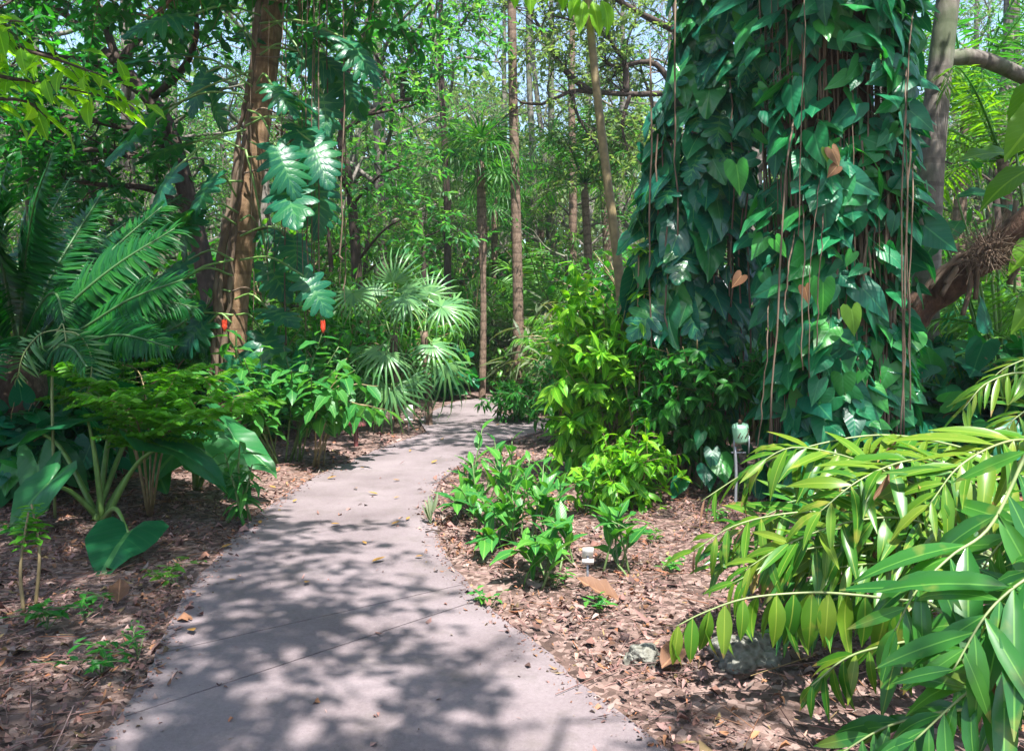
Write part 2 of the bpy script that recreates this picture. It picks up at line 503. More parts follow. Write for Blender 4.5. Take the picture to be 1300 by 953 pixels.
def mat_concrete():
    m, nt, nd, lk = nodes('concrete')
    tc = N(nt, 'ShaderNodeTexCoord')
    n1 = N(nt, 'ShaderNodeTexNoise', Scale=1.1, Detail=6.0, Roughness=.6); lk.new(tc.outputs['Object'], n1.inputs['Vector'])
    n2 = N(nt, 'ShaderNodeTexNoise', Scale=60.0, Detail=4.0, Roughness=.7); lk.new(tc.outputs['Object'], n2.inputs['Vector'])
    n3 = N(nt, 'ShaderNodeTexNoise', Scale=260.0, Detail=2.0); lk.new(tc.outputs['Object'], n3.inputs['Vector'])
    f = math_n(nt, 'ADD', math_n(nt, 'MULTIPLY', n1.outputs[0], .55), math_n(nt, 'ADD', math_n(nt, 'MULTIPLY', n2.outputs[0], .25), math_n(nt, 'MULTIPLY', n3.outputs[0], .2)))
    col = ramp(nt, f, [(.34, (.105, .083, .086)), (.5, (.178, .144, .150)), (.66, (.240, .200, .208))])
    n4 = N(nt, 'ShaderNodeTexNoise', Scale=2.6, Detail=9.0, Roughness=.72); lk.new(tc.outputs['Object'], n4.inputs['Vector'])
    st = ramp(nt, n4.outputs[0], [(.52, (0, 0, 0)), (.66, (1, 1, 1))]); mx = N(nt, 'ShaderNodeMix', data_type='RGBA'); lk.new(math_n(nt, 'MULTIPLY', st, .42), mx.inputs[0]); lk.new(col, mx.inputs[6]); mx.inputs[7].default_value = (.10, .085, .075, 1); col = mx.outputs[2]
    n5 = N(nt, 'ShaderNodeTexNoise', Scale=95.0, Detail=3.0); lk.new(tc.outputs['Object'], n5.inputs['Vector']); sp5 = ramp(nt, n5.outputs[0], [(.66, (0, 0, 0)), (.72, (1, 1, 1))]); mx = N(nt, 'ShaderNodeMix', data_type='RGBA'); lk.new(math_n(nt, 'MULTIPLY', sp5, .5), mx.inputs[0]); lk.new(col, mx.inputs[6]); mx.inputs[7].default_value = (.07, .055, .05, 1); col = mx.outputs[2]
    b = N(nt, 'ShaderNodeBump', Strength=.35, Distance=.006)
    lk.new(math_n(nt, 'ADD', n2.outputs[0], n3.outputs[0]), b.inputs['Height'])
    p = N(nt, 'ShaderNodeBsdfPrincipled', Roughness=.8); p.inputs['Specular IOR Level'].default_value = .25
    lk.new(col, p.inputs['Base Color']); lk.new(b.outputs[0], p.inputs['Normal'])
    out = N(nt, 'ShaderNodeOutputMaterial'); lk.new(p.outputs[0], out.inputs[0])
    return m


def mat_rock():
    m, nt, nd, lk = nodes('limestone')
    tc = N(nt, 'ShaderNodeTexCoord')
    v = N(nt, 'ShaderNodeTexVoronoi', Scale=26.0); lk.new(tc.outputs['Object'], v.inputs['Vector'])
    nz = N(nt, 'ShaderNodeTexNoise', Scale=14.0, Detail=8.0, Roughness=.7); lk.new(tc.outputs['Object'], nz.inputs['Vector'])
    f = math_n(nt, 'ADD', math_n(nt, 'MULTIPLY', v.outputs['Distance'], .8), math_n(nt, 'MULTIPLY', nz.outputs[0], .6))
    col = ramp(nt, f, [(.3, (.02, .02, .016)), (.55, (.12, .115, .09)), (.8, (.19, .185, .155))])
    b = N(nt, 'ShaderNodeBump', Strength=1.0, Distance=.03); lk.new(f, b.inputs['Height'])
    p = N(nt, 'ShaderNodeBsdfPrincipled', Roughness=.9)
    lk.new(col, p.inputs['Base Color']); lk.new(b.outputs[0], p.inputs['Normal'])
    out = N(nt, 'ShaderNodeOutputMaterial'); lk.new(p.outputs[0], out.inputs[0])
    return m


M = {}
M['vine'] = mat_leaf('vine_leaf', [(.008, .105, .058), (.010, .135, .066), (.014, .165, .062), (.008, .12, .072), (.02, .21, .05), (.045, .25, .04), (.012, .15, .06)], .28, .36, spec=.4, alb=1.0, veins= (46, .02), glow=(1.6, 2.1, .6))
M['vine_lime'] = mat_leaf('lime_leaf', [(.16, .30, .02), (.10, .26, .03)], .4, .4, (46, .025))
M['vine_lime2'] = mat_leaf('fresh_leaf', [(.03, .24, .03), (.05, .28, .03)], .4, .4, (46, .025))
M['vine_dead'] = mat_leaf('dead_leaf', [(.20, .09, .04), (.27, .15, .08)], .3, .6, (46, .025))
M['phil'] = mat_leaf('climber_leaf', [(.012, .115, .07), (.016, .14, .075), (.025, .17, .06)], .4, .33, veins= (40, .012), glow=(3.2, 2.4, .35), alb=.85)
M['bigleaf'] = mat_leaf('broad_leaf', [(.014, .14, .06), (.022, .18, .055), (.04, .22, .055)], .32, .34, alb=.68, veins= (44, .03), glow=(2.2, 2.2, .5))
M['cycad'] = mat_leaf('cycad_leaf', alb=.66, cols=[(.008, .10, .028), (.013, .14, .025), (.03, .20, .022)], trans=.38, rough=.4, glow=(1.8, 2.3, .5))
M['fern'] = mat_leaf('lacy_leaf', [(.07, .27, .02), (.10, .33, .025), (.14, .38, .03)], .45, .45, glow=(1.7, 1.8, .5))
M['ginger'] = mat_leaf('ginger_leaf', [(.025, .17, .04), (.045, .22, .045), (.075, .27, .05)], .36, .38, veins= (60, .03))
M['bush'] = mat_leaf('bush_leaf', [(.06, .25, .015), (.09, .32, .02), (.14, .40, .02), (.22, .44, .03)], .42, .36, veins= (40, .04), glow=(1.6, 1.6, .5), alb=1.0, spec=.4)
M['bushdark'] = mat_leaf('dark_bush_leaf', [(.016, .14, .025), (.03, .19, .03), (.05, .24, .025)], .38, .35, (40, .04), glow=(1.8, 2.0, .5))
M['lily'] = mat_leaf('lily_leaf', [(.028, .17, .04), (.05, .23, .045), (.10, .32, .04)], .32, .35, veins= (50, .04), glow=(1.8, 1.8, .5))
M['fan'] = mat_leaf('fan_leaf', [(.07, .20, .08), (.11, .26, .09), (.15, .31, .10)], .34, .33, alb=1.0, spec=.4, veins=None, glow=(1.7, 1.7, .6))
M['frond'] = mat_leaf('frond_leaf', [(.05, .22, .02), (.09, .28, .022), (.15, .33, .025), (.24, .36, .035)], .34, .32, alb=.62, spec=.38, veins= (0.0001, .03), glow=(1.5, 1.5, .4), spots=.55)
M['frondgreen'] = mat_leaf('green_frond_leaf', [(.022, .13, .025), (.04, .18, .03), (.07, .25, .03)], .3, .26, spec=.45, veins= (0.0001, .03), glow=(1.9, 2.0, .4), spots=.25)
M['lime'] = mat_leaf('lime_leaf_overhead', [(.08, .22, .012), (.11, .28, .015), (.15, .33, .02)], .6, .35, alb=1.2, veins= (40, .03), glow=(2.2, 2.0, .4))
M['canopy'] = mat_leaf('canopy_leaf', [(.016, .12, .02), (.03, .17, .022), (.055, .22, .025), (.10, .27, .03)], .5, .42, glow=(2.6, 2.5, .7))
M['canopy_dark'] = mat_leaf('dark_canopy_leaf', [(.012, .11, .028), (.02, .15, .032), (.035, .19, .03)], .48, .4, glow=(2.4, 2.6, .6))
M['canopy_hazy'] = mat_leaf('hazy_canopy_leaf', [(.085, .17, .06), (.13, .22, .08), (.18, .27, .10)], .52, .45, glow=(2.1, 2.0, .9), alb=.85)  # greens paled to imitate haze over the distant crowns
M['canopy_far'] = mat_leaf('far_canopy_leaf', [(.022, .13, .042), (.038, .17, .046), (.06, .205, .05), (.10, .24, .07)], .5, .42, glow=(2.4, 2.3, .8), alb=1.0)
M['bright'] = mat_leaf('bright_leaf', [(.07, .24, .03), (.11, .32, .04), (.16, .38, .05)], .42, .35, glow=(1.8, 1.7, .5))
M['banana'] = mat_leaf('banana_leaf', [(.05, .2, .02), (.10, .28, .02), (.14, .34, .03)], .5, .33, (60, .03), glow=(2.3, 2.0, .35))
M['grey_green'] = mat_leaf('grey_green_leaf', [(.09, .13, .07), (.13, .18, .09), (.18, .22, .12)], .3, .5)
M['petiole'] = mat_plain('petiole', (.12, .22, .05), .45, .25, 12)
M['petiole_dark'] = mat_plain('dark_petiole', (.05, .12, .035), .5, .25, 12)
M['rachis'] = mat_plain('rachis', (.19, .24, .09), .5, .25, 12)
M['cane'] = mat_plain('cane', (.20, .15, .07), .6, .3, 14)
M['cane_green'] = mat_plain('green_cane', (.10, .16, .05), .55, .3, 14)
M['root'] = mat_bark('aerial_root', [(.3, (.055, .036, .024)), (.5, (.13, .09, .062)), (.72, (.20, .155, .11))], (3, 3, 1.0), .3, dist=.006)
M['bark_brown'] = mat_bark('brown_bark', [(.3, (.11, .065, .036)), (.5, (.21, .13, .072)), (.7, (.30, .20, .12))], (7, 7, 2.5), .6, rings=26)
M['bark_dark'] = mat_bark('dark_bark', [(.3, (.028, .02, .016)), (.6, (.075, .052, .042)), (.8, (.13, .10, .08))], (6, 6, 2), .6)
M['bark_grey'] = mat_bark('grey_bark', [(.3, (.085, .072, .062)), (.55, (.16, .14, .12)), (.8, (.26, .235, .21))], (5, 5, 2), .4, rings=22, moss=(.07, .10, .045))
M['bark_palm'] = mat_bark('palm_bark', [(.3, (.075, .05, .036)), (.55, (.17, .115, .083)), (.8, (.27, .20, .16))], (9, 9, 5), .35, rings=30)
M['bark_red'] = mat_bark('reddish_bark', [(.3, (.035, .02, .014)), (.55, (.10, .055, .036)), (.8, (.19, .12, .08))], (5, 5, 3), .9, dist=.04)
M['white'] = mat_plain('white_enamel', (.58, .58, .54), .4, .06, 30)
M['steel'] = mat_plain('grey_metal', (.30, .31, .34), .45, .15, 25, metal=.6)
M['lampgreen'] = mat_plain('pale_green_paint', (.27, .50, .33), .45, .12, 12)
M['lampred'] = mat_plain('dark_red_enamel', (.16, .05, .05), .4, .15, 20)
M['red'] = mat_plain('red_bract', (.48, .05, .02), .4, .2, 40)
M['soil'] = mat_soil(); M['concrete'] = mat_concrete(); M['rock'] = mat_rock()
M['litter'] = mat_litter('leaf_litter', [(.09, .055, .05), (.17, .10, .09), (.32, .19, .175), (.24, .13, .11), (.43, .29, .28), (.12, .075, .07), (.40, .17, .08), (.52, .39, .37), (.10, .06, .058), (.36, .23, .22), (.20, .12, .11), (.15, .10, .10), (.30, .27, .25), (.07, .045, .04), (.46, .24, .12), (.05, .035, .03), (.38, .30, .14)])
M['fallen'] = mat_litter('fallen_yellow', [(.50, .33, .06), (.42, .24, .06), (.34, .27, .08)])
M['deadbrown'] = mat_leaf('dry_brown_leaf', [(.19, .095, .055), (.26, .14, .085)], .2, .65, (30, .03), glow=(1.2, 1, .6))

# ------------------------------------------------------------------ sky, sun, camera
EL, SUN = 63.0, np.array([math.sin(math.radians(160)), math.cos(math.radians(160))])
SUN = SUN / np.linalg.norm(SUN)
to_sun = np.array([SUN[0] * math.cos(math.radians(EL)), SUN[1] * math.cos(math.radians(EL)), math.sin(math.radians(EL))])
w = bpy.data.worlds.new('World'); sc.world = w; w.use_nodes = True
wn = w.node_tree; wn.nodes.clear()
sky = wn.nodes.new('ShaderNodeTexSky'); sky.sky_type = 'NISHITA'; sky.sun_disc = False
sky.sun_elevation = math.radians(EL); sky.sun_rotation = math.atan2(SUN[0], SUN[1])
sky.air_density = 1.0; sky.dust_density = 1.5; sky.ozone_density = 1.0
bg = wn.nodes.new('ShaderNodeBackground'); bg.inputs[1].default_value = 0.13
wo = wn.nodes.new('ShaderNodeOutputWorld')
wn.links.new(sky.outputs[0], bg.inputs[0]); wn.links.new(bg.outputs[0], wo.inputs[0])
sl = bpy.data.lights.new('sun', 'SUN'); sl.energy = 4.9; sl.angle = math.radians(.55); sl.color = (1, .97, .92)
so = bpy.data.objects.new('sun', sl); COL.objects.link(so)
from mathutils import Vector, Matrix
so.rotation_euler = Vector(to_sun).to_track_quat('Z', 'Y').to_euler()
so.location = (0, 0, 30)
cd = bpy.data.cameras.new('camera'); cam = bpy.data.objects.new('camera', cd); COL.objects.link(cam)
cam.location = (0, 0, CAMH); cam.rotation_euler = (math.radians(90), 0, 0)
cd.sensor_width = 36; cd.lens = 36 * F / 1300; cd.shift_y = -(476.5 - HY) / 1300; cd.clip_end = 600; cd.clip_start = .05
sc.camera = cam
sc.view_settings.view_transform = 'Standard'; sc.view_settings.look = 'None'
sc.view_settings.exposure = 1.65; sc.view_settings.gamma = 1.0
sc.render.engine = 'CYCLES'
cy = sc.cycles
cy.max_bounces = 7; cy.diffuse_bounces = 4; cy.glossy_bounces = 2; cy.transmission_bounces = 3; cy.transparent_max_bounces = 4
cy.caustics_reflective = False; cy.caustics_refractive = False
cy.use_denoising = True; cy.sample_clamp_indirect = 6.0
try: cy.denoiser = 'OPENIMAGEDENOISE'
except Exception: pass

# ------------------------------------------------------------------ path and ground
left_edge = [(185, 860), (203, 817), (237, 753), (262, 723), (315, 665), (359, 631), (400, 606), (436, 589), (490, 567), (541, 549)]
far_edge = [(531, 533), (556, 519), (580, 510), (625, 504), (655, 505), (640, 513), (626, 523), (650, 529), (690, 531.5), (790, 532)]
right_edge = [(790, 548), (700, 547), (680, 550), (640, 562), (600, 583), (573, 600), (558, 614), (550, 634), (551, 655), (554, 674), (565, 705), (592, 739), (626, 777), (687, 824), (729, 861)]
LE = np.array([[-1.25, -4], [-1.45, 1.5], [-1.56, 2.8]] + [G(*p)[:2].tolist() for p in left_edge])
FE = np.array([G(*p)[:2] for p in far_edge])
RE = np.array([G(*p)[:2].tolist() for p in right_edge] + [[.66, 2.8], [1.15, 1.5], [2.3, -4]])
LE = curve(np.c_[LE, np.zeros(len(LE))], 70)[:, :2]
RE = curve(np.c_[RE, np.zeros(len(RE))], 80)[:, :2]
_w = np.random.default_rng(99)
LE = LE + _w.normal(0, .006, LE.shape); RE = RE + _w.normal(0, .006, RE.shape)
PATH = np.concatenate([LE, FE, RE])


def in_path(x, y):
    x = np.asarray(x); y = np.asarray(y)
    c = np.zeros(x.shape, bool)
    a = PATH; b = np.roll(PATH, -1, 0)
    for (x1, y1), (x2, y2) in zip(a, b):
        if y1 == y2: continue
        c ^= ((y1 > y) != (y2 > y)) & (x < (x2 - x1) * (y - y1) / (y2 - y1) + x1)
    return c


def path_dist(x, y):
    p = np.stack([x, y], -1).reshape(-1, 1, 2)
    a = PATH[None]; b = np.roll(PATH, -1, 0)[None]
    d = b - a; t = np.clip(((p - a) * d).sum(-1) / np.maximum((d * d).sum(-1), 1e-9), 0, 1)
    return np.sqrt(((p - a - t[..., None] * d) ** 2).sum(-1)).min(1).reshape(np.shape(x))


def gz(x, y):
    x = np.asarray(x, float); y = np.asarray(y, float)
    d = path_dist(x, y); ins = in_path(x, y)
    k = np.clip(d / 1.2, 0, 1)
    h = .035 + .03 * np.sin(x * 1.7 + y * .6) * np.sin(y * 1.3 - x * .4) + .02 * np.sin(x * 4.1 + 1) * np.sin(y * 3.7)
    return np.where(ins, -.03, k * h - .012)


def on(x, y):
    p = G(x, y); p[2] = float(gz(p[:1], p[1:2])[0]); return p


def at(x, Y):
    X = (x - CX) / F * Y
    return np.array([X, Y, float(gz(np.array([X]), np.array([Y]))[0])])


def axis_pts(lo, hi, step, far):
    mid = np.arange(lo, hi + step / 2, step)
    g = np.geomspace(1.0, far, 16)
    return np.concatenate([lo - g[::-1], mid, hi + g])


gx = axis_pts(-9, 10, .16, 160); gy = axis_pts(1.5, 17, .16, 180)
XX, YY = np.meshgrid(gx, gy)
ZZ = gz(XX.ravel(), YY.ravel())
mb = MB(); nx = len(gx); ny = len(gy)
i, j = np.meshgrid(np.arange(ny - 1), np.arange(nx - 1), indexing='ij')
a = (i * nx + j).ravel()
mb.add(np.c_[XX.ravel(), YY.ravel(), ZZ], np.stack([a, a + 1, a + nx + 1, a + nx], 1))
o = mb.build('ground', M['soil']); o['kind'] = 'structure'

# the concrete walk: thin raised slabs parted by two joints
import mathutils.geometry as mg


def clip_half(poly, p, n, side):
    out = []
    for k in range(len(poly)):
        A, B = poly[k], poly[(k + 1) % len(poly)]
        da = np.dot(A - p, n) * side; db = np.dot(B - p, n) * side
        if da >= 0: out.append(A)
        if da * db < 0: out.append(A + (B - A) * da / (da - db))
    return np.array(out)


joints = [(G(193, 834)[:2], G(592, 743)[:2]), (G(190, 902)[:2], G(613, 762)[:2])]
pieces = []
(a1, b1), (a2, b2) = joints
n1 = np.array([-(b1 - a1)[1], (b1 - a1)[0]]); n1 /= np.linalg.norm(n1)
n2 = np.array([-(b2 - a2)[1], (b2 - a2)[0]]); n2 /= np.linalg.norm(n2)
g_ = .006
pieces.append(clip_half(PATH, a1 + n1 * g_, n1, 1))
m_ = clip_half(PATH, a1 - n1 * g_, n1, -1)
pieces.append(clip_half(m_, a2 + n2 * g_, n2, 1))
pieces.append(clip_half(m_, a2 - n2 * g_, n2, -1))
mb = MB()
for pc in pieces:
    n = len(pc); top = np.c_[pc, np.full(n, .012)]; bot = np.c_[pc, np.full(n, -.06)]
    # rounded edge: top ring pulled in a little
    cen = [Vector((q[0], q[1], 0)) for q in pc]
    tri = mg.tessellate_polygon([cen])
    tri = [t if ((pc[t[1]] - pc[t[0]])[0] * (pc[t[2]] - pc[t[0]])[1] - (pc[t[1]] - pc[t[0]])[1] * (pc[t[2]] - pc[t[0]])[0]) > 0 else t[::-1] for t in tri]
    mb.add(top, None, tri)
    k = np.arange(n); k2 = (k + 1) % n
    mb.add(np.concatenate([top, bot]), np.stack([k, k2, n + k2, n + k], 1))
o = mb.build('path', M['concrete'], smooth=False); o['kind'] = 'structure'

# leaf litter on the beds
mb = MB(); rg = np.random.default_rng(3)
chips = [t_lance(.20, 3, .6, .35, seed=1), t_lance(.30, 3, -.5, -.3, seed=2), t_lance(.07, 2, .6, .1, seed=3), t_lance(.26, 3, 1.1, .6, seed=4), t_lance(.10, 3, .5, -.3, seed=5)]


def litter(n, xr, yr, sz, power=1.0):
    x = rg.uniform(*xr, n); y = yr[0] + (yr[1] - yr[0]) * rg.random(n) ** power
    dens = .55 + .45 * np.sin(x * 5.1 + np.sin(y * 3.7) * 1.5) * np.sin(y * 4.3 + np.sin(x * 2.9) * 1.7)
    kk = rg.random(n) < dens; x, y = x[kk], y[kk]; n = len(x)
    d = path_dist(x, y); ins = in_path(x, y)
    keep = (~ins) & (d > .015)
    spill = ins & (rg.random(n) < np.where(d < .05, .6, np.where(d < .14, .2, .010)))
    x, y, ins = x[keep | spill], y[keep | spill], ins[keep | spill]
    z = np.where(ins, .018, gz(x, y) + rg.uniform(.004, .03, len(x)))
    n = len(x); th = rg.uniform(0, 6.283, n)
    for k, t in enumerate(chips):
        s = np.arange(n) % len(chips) == k
        m = s.sum()
        d = np.c_[np.cos(th[s]), np.sin(th[s]), rg.normal(0, .18, m)]
        nn = np.c_[rg.normal(0, .35, m), rg.normal(0, .35, m), np.ones(m)]
        mb.scatter(t, np.c_[x[s], y[s], z[s]], d, nn, sz[0] + (sz[1] - sz[0]) * rg.random(m) ** 2.2)


litter(105000, (-5, 5), (1.4, 7.2), (.012, .062), .85)
litter(20000, (-6, 6), (6.5, 10), (.03, .08))
litter(9000, (-7, 7), (9.5, 15), (.05, .11))
litter(1500, (-4, 4), (2.5, 7), (.06, .15))
for E_ in (LE, RE):
    m = 2600; t = rg.random(m); q, tn = along(np.c_[E_, np.zeros(len(E_))], t)
    nrm_ = np.c_[tn[:, 1], -tn[:, 0], np.zeros(m)]; off = rg.exponential(.035, m) * (.3 + rg.random(m) * np.abs(np.sin(t * 37)) * 2.2)
    q = q + nrm_ * off[:, None]; q[:, 2] = .016; q = q[in_path(q[:, 0], q[:, 1])]; th = rg.uniform(0, 6.28, len(q))
    mb.scatter(chips[0], q, np.c_[np.cos(th), np.sin(th), rg.normal(0, .1, len(q))], np.c_[rg.normal(0, .3, (len(q), 2)), np.ones(len(q))], .006 + .035 * rg.random(len(q)) ** 3)
n = 6000; x = rg.uniform(-5, 5, n); y = rg.uniform(2.2, 9, n); k = ~in_path(x, y) & (path_dist(x, y) > .12); x, y = x[k], y[k]
th = rg.uniform(0, 6.28, len(x)); L = rg.uniform(.05, .22, len(x)) + .3 * rg.random(len(x)) ** 6; z = gz(x, y) + .03
A = np.c_[x, y, z]; B = A + np.c_[np.cos(th) * L, np.sin(th) * L, rg.normal(0, .02, len(x))]
mb.sticks(A, B, rg.uniform(.001, .0035, len(x)))
o = mb.build('leaf_litter', M['litter'], smooth=True); o['kind'] = 'stuff'
tag(o, 'pinkish brown fallen leaves and twigs covering the beds beside the path', 'leaf litter')

# ------------------------------------------------------------------ leaf template library
HEART = [t_radial(heart_outline(w_, lobe=l_), (.5, 1.0), c_, d_, .012, .10, s_, .45) for w_, l_, c_, d_, s_ in
         ((.40, .26, .5, .16, 1), (.36, .3, .3, .28, 2), (.44, .22, .7, .1, 3), (.38, .28, .4, .35, 4), (.33, .24, .9, .2, 5))]
SPLIT = [t_lobed(7, .4, 1, .40), t_lobed(8, .6, 2, .36), t_lobed(6, .3, 3, .45)]
SPLITB = [t_radial(split_outline(.55, 11, d_), (.45, .75, 1.0), .35, dr, .02, .12, s_, .8) for d_, dr, s_ in ((.30, .3, 1), (.38, .45, 2), (.26, .2, 3))]
ARROW = [t_radial(arrow_outline(w_), (.3, .55, .8, 1.0), .3, dr, .05, .22, s_, .4) for w_, dr, s_ in ((.36, .25, 1), (.40, .45, 2), (.33, .1, 3))]
HEX = [t_hex(.2, .05, .1), t_hex(.26, .04, .25), t_hex(.16, .06, -.05)]
LAN = [t_lance(.15, 5, .3, .15, seed=1), t_lance(.17, 5, .2, .4, seed=2, wav=.15), t_lance(.13, 5, .4, .25, seed=3)]
OVAL = [t_lance(.22, 6, .3, .2, .45, .12, seed=4), t_lance(.25, 6, .2, .45, .45, .15, seed=5), t_lance(.20, 6, .35, .05, .42, .1, seed=6)]
LIN = [t_lance(.05, 3, .4, .15, .3), t_lance(.05, 3, .4, .4, .3)]
BLADE = [t_lance(.085, 7, -.15, .55, .36, .25, seed=21), t_lance(.10, 7, .5, .3, .4, .2, seed=22), t_lance(.10, 6, .25, .22, .38, sharp=.9), t_lance(.11, 6, .2, .42, .38, sharp=.9), t_lance(.095, 6, .3, .08, .36, sharp=.9)]
FAN = [t_fan(17, 4.6, .45, .24, seed=1), t_fan(15, 3.6, .8, .22, seed=2), t_fan(19, 5.0, .35, .26, seed=3)]
UP = np.array([0, 0, 1.0])


def rdir(rg, n):
    return unit(rg.normal(size=(n, 3)))


# ------------------------------------------------------------------ plant generators
def spray(rg, mbw, mbl, paths, rads, nsub, sublen, ntwig, twlen, nleaf, lsize, temps, lmat=0, up=.25, t0=.2, droop=.3, rw=.3):
    """side branches, twigs and leaves along the given limbs"""
    starts, dirs = [], []
    for path, r in zip(paths, rads):
        t = rg.uniform(t0, 1, nsub); t[-1] = .98
        p, tan = along(path, t)
        side = rdir(rg, nsub); side -= (side * tan).sum(1, keepdims=True) * tan
        d = unit(unit(side) + tan * rg.uniform(.3, 1.0, (nsub, 1)) + UP * up)
        L = sublen * rg.uniform(.55, 1.25, nsub)
        for q, dd, l in zip(p, d, L):
            mid = q + dd * l * .5 + rg.normal(0, .06 * l, 3) ; end = q + dd * l + np.array([0, 0, -droop * l * .3]) + rg.normal(0, .08 * l, 3)
            sp = curve([q, mid, end], 6)
            mbw.tube(sp, np.linspace(r * rw, r * rw * .3, 6), 4, 0, False)
            tt = rg.uniform(.15, 1, ntwig); tt[-1] = 1
            tp, ttan = along(sp, tt)
            sd = rdir(rg, ntwig)
            starts.append(tp); dirs.append(unit(ttan * .7 + sd * .8 + UP * up * .5))
    S = np.concatenate(starts); D = np.concatenate(dirs); n = len(S)
    L = twlen * rg.uniform(.5, 1.3, n)
    E = S + D * L[:, None] + np.array([0, 0, -droop * .35]) * L[:, None]
    mbw.sticks(S, E, np.full(n, max(.004, twlen * .008)))
    t = rg.uniform(.1, 1.05, (n, nleaf, 1))
    pos = (S[:, None] + (E - S)[:, None] * t).reshape(-1, 3)
    DD = np.repeat(unit(E - S), nleaf, 0)
    m = len(pos); sd = rdir(rg, m); sd[:, 2] *= .5
    ld = unit(DD * .5 + unit(sd) + np.array([0, 0, -droop]))
    nn = UP + rg.normal(0, .45, (m, 3))
    sz = lsize * rg.uniform(.6, 1.25, m)
    for k, tm in enumerate(temps):
        s = np.arange(m) % len(temps) == k
        mbl.scatter(tm, pos[s], ld[s], nn[s], sz[s], lmat)
    return m


def broad_tree(seed, name, label, height, spread, wood, leafm, lsize, trunk_r=.2, nlimb=8, first=.35, nleaf=11, nsub=6, ntwig=6, temps=None, lean=(0, 0), droop=.3, twl=.8):
    rg = np.random.default_rng(seed)
    root = thing(name, label, 'tree', (0, 0, 0))
    mw, ml = MB(), MB()
    tp = curve([(0, 0, -.1), (lean[0] * .3 + rg.normal(0, .1), lean[1] * .3 + rg.normal(0, .1), height * .3), (lean[0] * .7 + rg.normal(0, .2), lean[1] * .7, height * .62), (lean[0], lean[1], height * .93)], 18)
    rr = trunk_r * np.linspace(1, .25, 18); rr[0] *= 1.35; rr[1] *= 1.1
    mw.tube(tp, rr, 10)
    paths, rads = [], []
    for q in range(nlimb):
        t = first + (1 - first) * (q + rg.uniform(.1, .9)) / nlimb
        p, tan = along(tp, np.array([min(t, .985)])); p = p[0]
        az = q * 2.4 + rg.uniform(-.5, .5); el = rg.uniform(.15, .75) + .5 * max(0, t - .75)
        d = np.array([math.cos(az) * math.cos(el), math.sin(az) * math.cos(el), math.sin(el)])
        L = spread * (1.1 - .55 * t) * rg.uniform(.75, 1.2)
        pts = curve([p, p + d * L * .4 + rg.normal(0, .06 * L, 3), p + d * L * .8 + np.array([0, 0, .1 * L]) + rg.normal(0, .08 * L, 3), p + d * L + np.array([0, 0, .05 * L]) + rg.normal(0, .1 * L, 3)], 10)
        r = trunk_r * (.36 - .2 * t); mw.tube(pts, np.linspace(r, r * .25, 10), 6)
        paths.append(pts); rads.append(r)
    spray(rg, mw, ml, paths, rads, nsub, spread * .33, ntwig, twl, nleaf, lsize, temps or HEX, droop=droop)
    mw.build('trunk', wood, root); ml.build('crown', leafm, root)
    return root


def frond(mb, pts, n, length, width=1.0, ang=1.0, droop=.3, temps=None, mat=0, taper=(.6, 1, .45), up=UP, start=.1, both=True, rg=R0, twist=0.0, jit=.12, hang=0.0, skip=0.0):
    """feather leaf: leaflets in two rows along a curved midrib; returns the midrib curve"""
    c = curve(pts, 26)
    t = np.linspace(start, .99, n)
    p, tan = along(c, t)
    u = unit(np.broadcast_to(np.asarray(up, float), tan.shape) - (tan * up).sum(1, keepdims=True) * tan)
    side = np.cross(tan, u)
    f = np.interp((t - start) / (1 - start), [0, .4, 1], taper)
    temps = temps or BLADE
    t_all, p_all, tan_all, u_all, side_all, f_all, n_all = t, p, tan, u, side, f, n
    for sgn in (1, -1) if both else (1,):
        kp = rg.random(n_all) > skip
        t, p, tan, u, side, f = t_all[kp], p_all[kp], tan_all[kp], u_all[kp], side_all[kp], f_all[kp]; n = len(t)
        a = ang * (1 - .45 * np.clip((t - .75) / .25, 0, 1)) + rg.normal(0, jit, n)
        d = np.cos(a)[:, None] * tan + np.sin(a)[:, None] * side * sgn + np.array([0, 0, -1]) * (droop + rg.normal(0, jit, n))[:, None] + u * twist
        nn = u + np.array([0, 0, .2]) + rg.normal(0, jit, (n, 3)) + side * sgn * hang
        pp = p + tan * rg.normal(0, .004, (n, 1))
        ix = rg.integers(0, len(temps), n); dead = rg.random(n)
        for k, tm in enumerate(temps):
            s = ix == k
            if jit > .2:
                sd_ = s & (dead < .05); s = s & (dead >= .05)
                if sd_.any(): mb.scatter(tm, pp[sd_], d[sd_] + [0, 0, -.9], nn[sd_] + rg.normal(0, .5, (sd_.sum(), 3)), length * f[sd_] * .8, mat + 1, width * .55)
            if s.any(): mb.scatter(tm, pp[s], d[s], nn[s], length * f[s] * rg.uniform(.88 - jit * .6, 1.08 + jit * .3, s.sum()), mat, width)
    return c


def leaf_part(parent, tm, name, mat, pos, d, nrm, size, wid=1.0):
    """one leaf as a mesh of its own (local to its thing)"""
    mb = MB(); mb.scatter(tm, np.atleast_2d(pos), d, nrm, size, 0, wid)
    return mb.build(name, mat, parent)


MESHES = {}


def shared_leaf(parent, key, tm, mat, pos, d, nrm, size, name='leaf'):
    if key not in MESHES:
        mb = MB(); mb.add(tm.V, tm.Q, tm.T, tm.UV); MESHES[key] = mb.mesh(name, mat)
    o = bpy.data.objects.new(name, MESHES[key]); COL.objects.link(o); o.parent = parent
    y = unit(d); x = unit(np.cross(y, np.asarray(nrm, float) + 1e-4)); z = np.cross(x, y)
    m = Matrix([[*(np.array([x[i], y[i], z[i]]) * size), pos[i] - parent.location[i]] for i in range(3)] + [[0, 0, 0, 1]])
    o.matrix_local = m
    return o



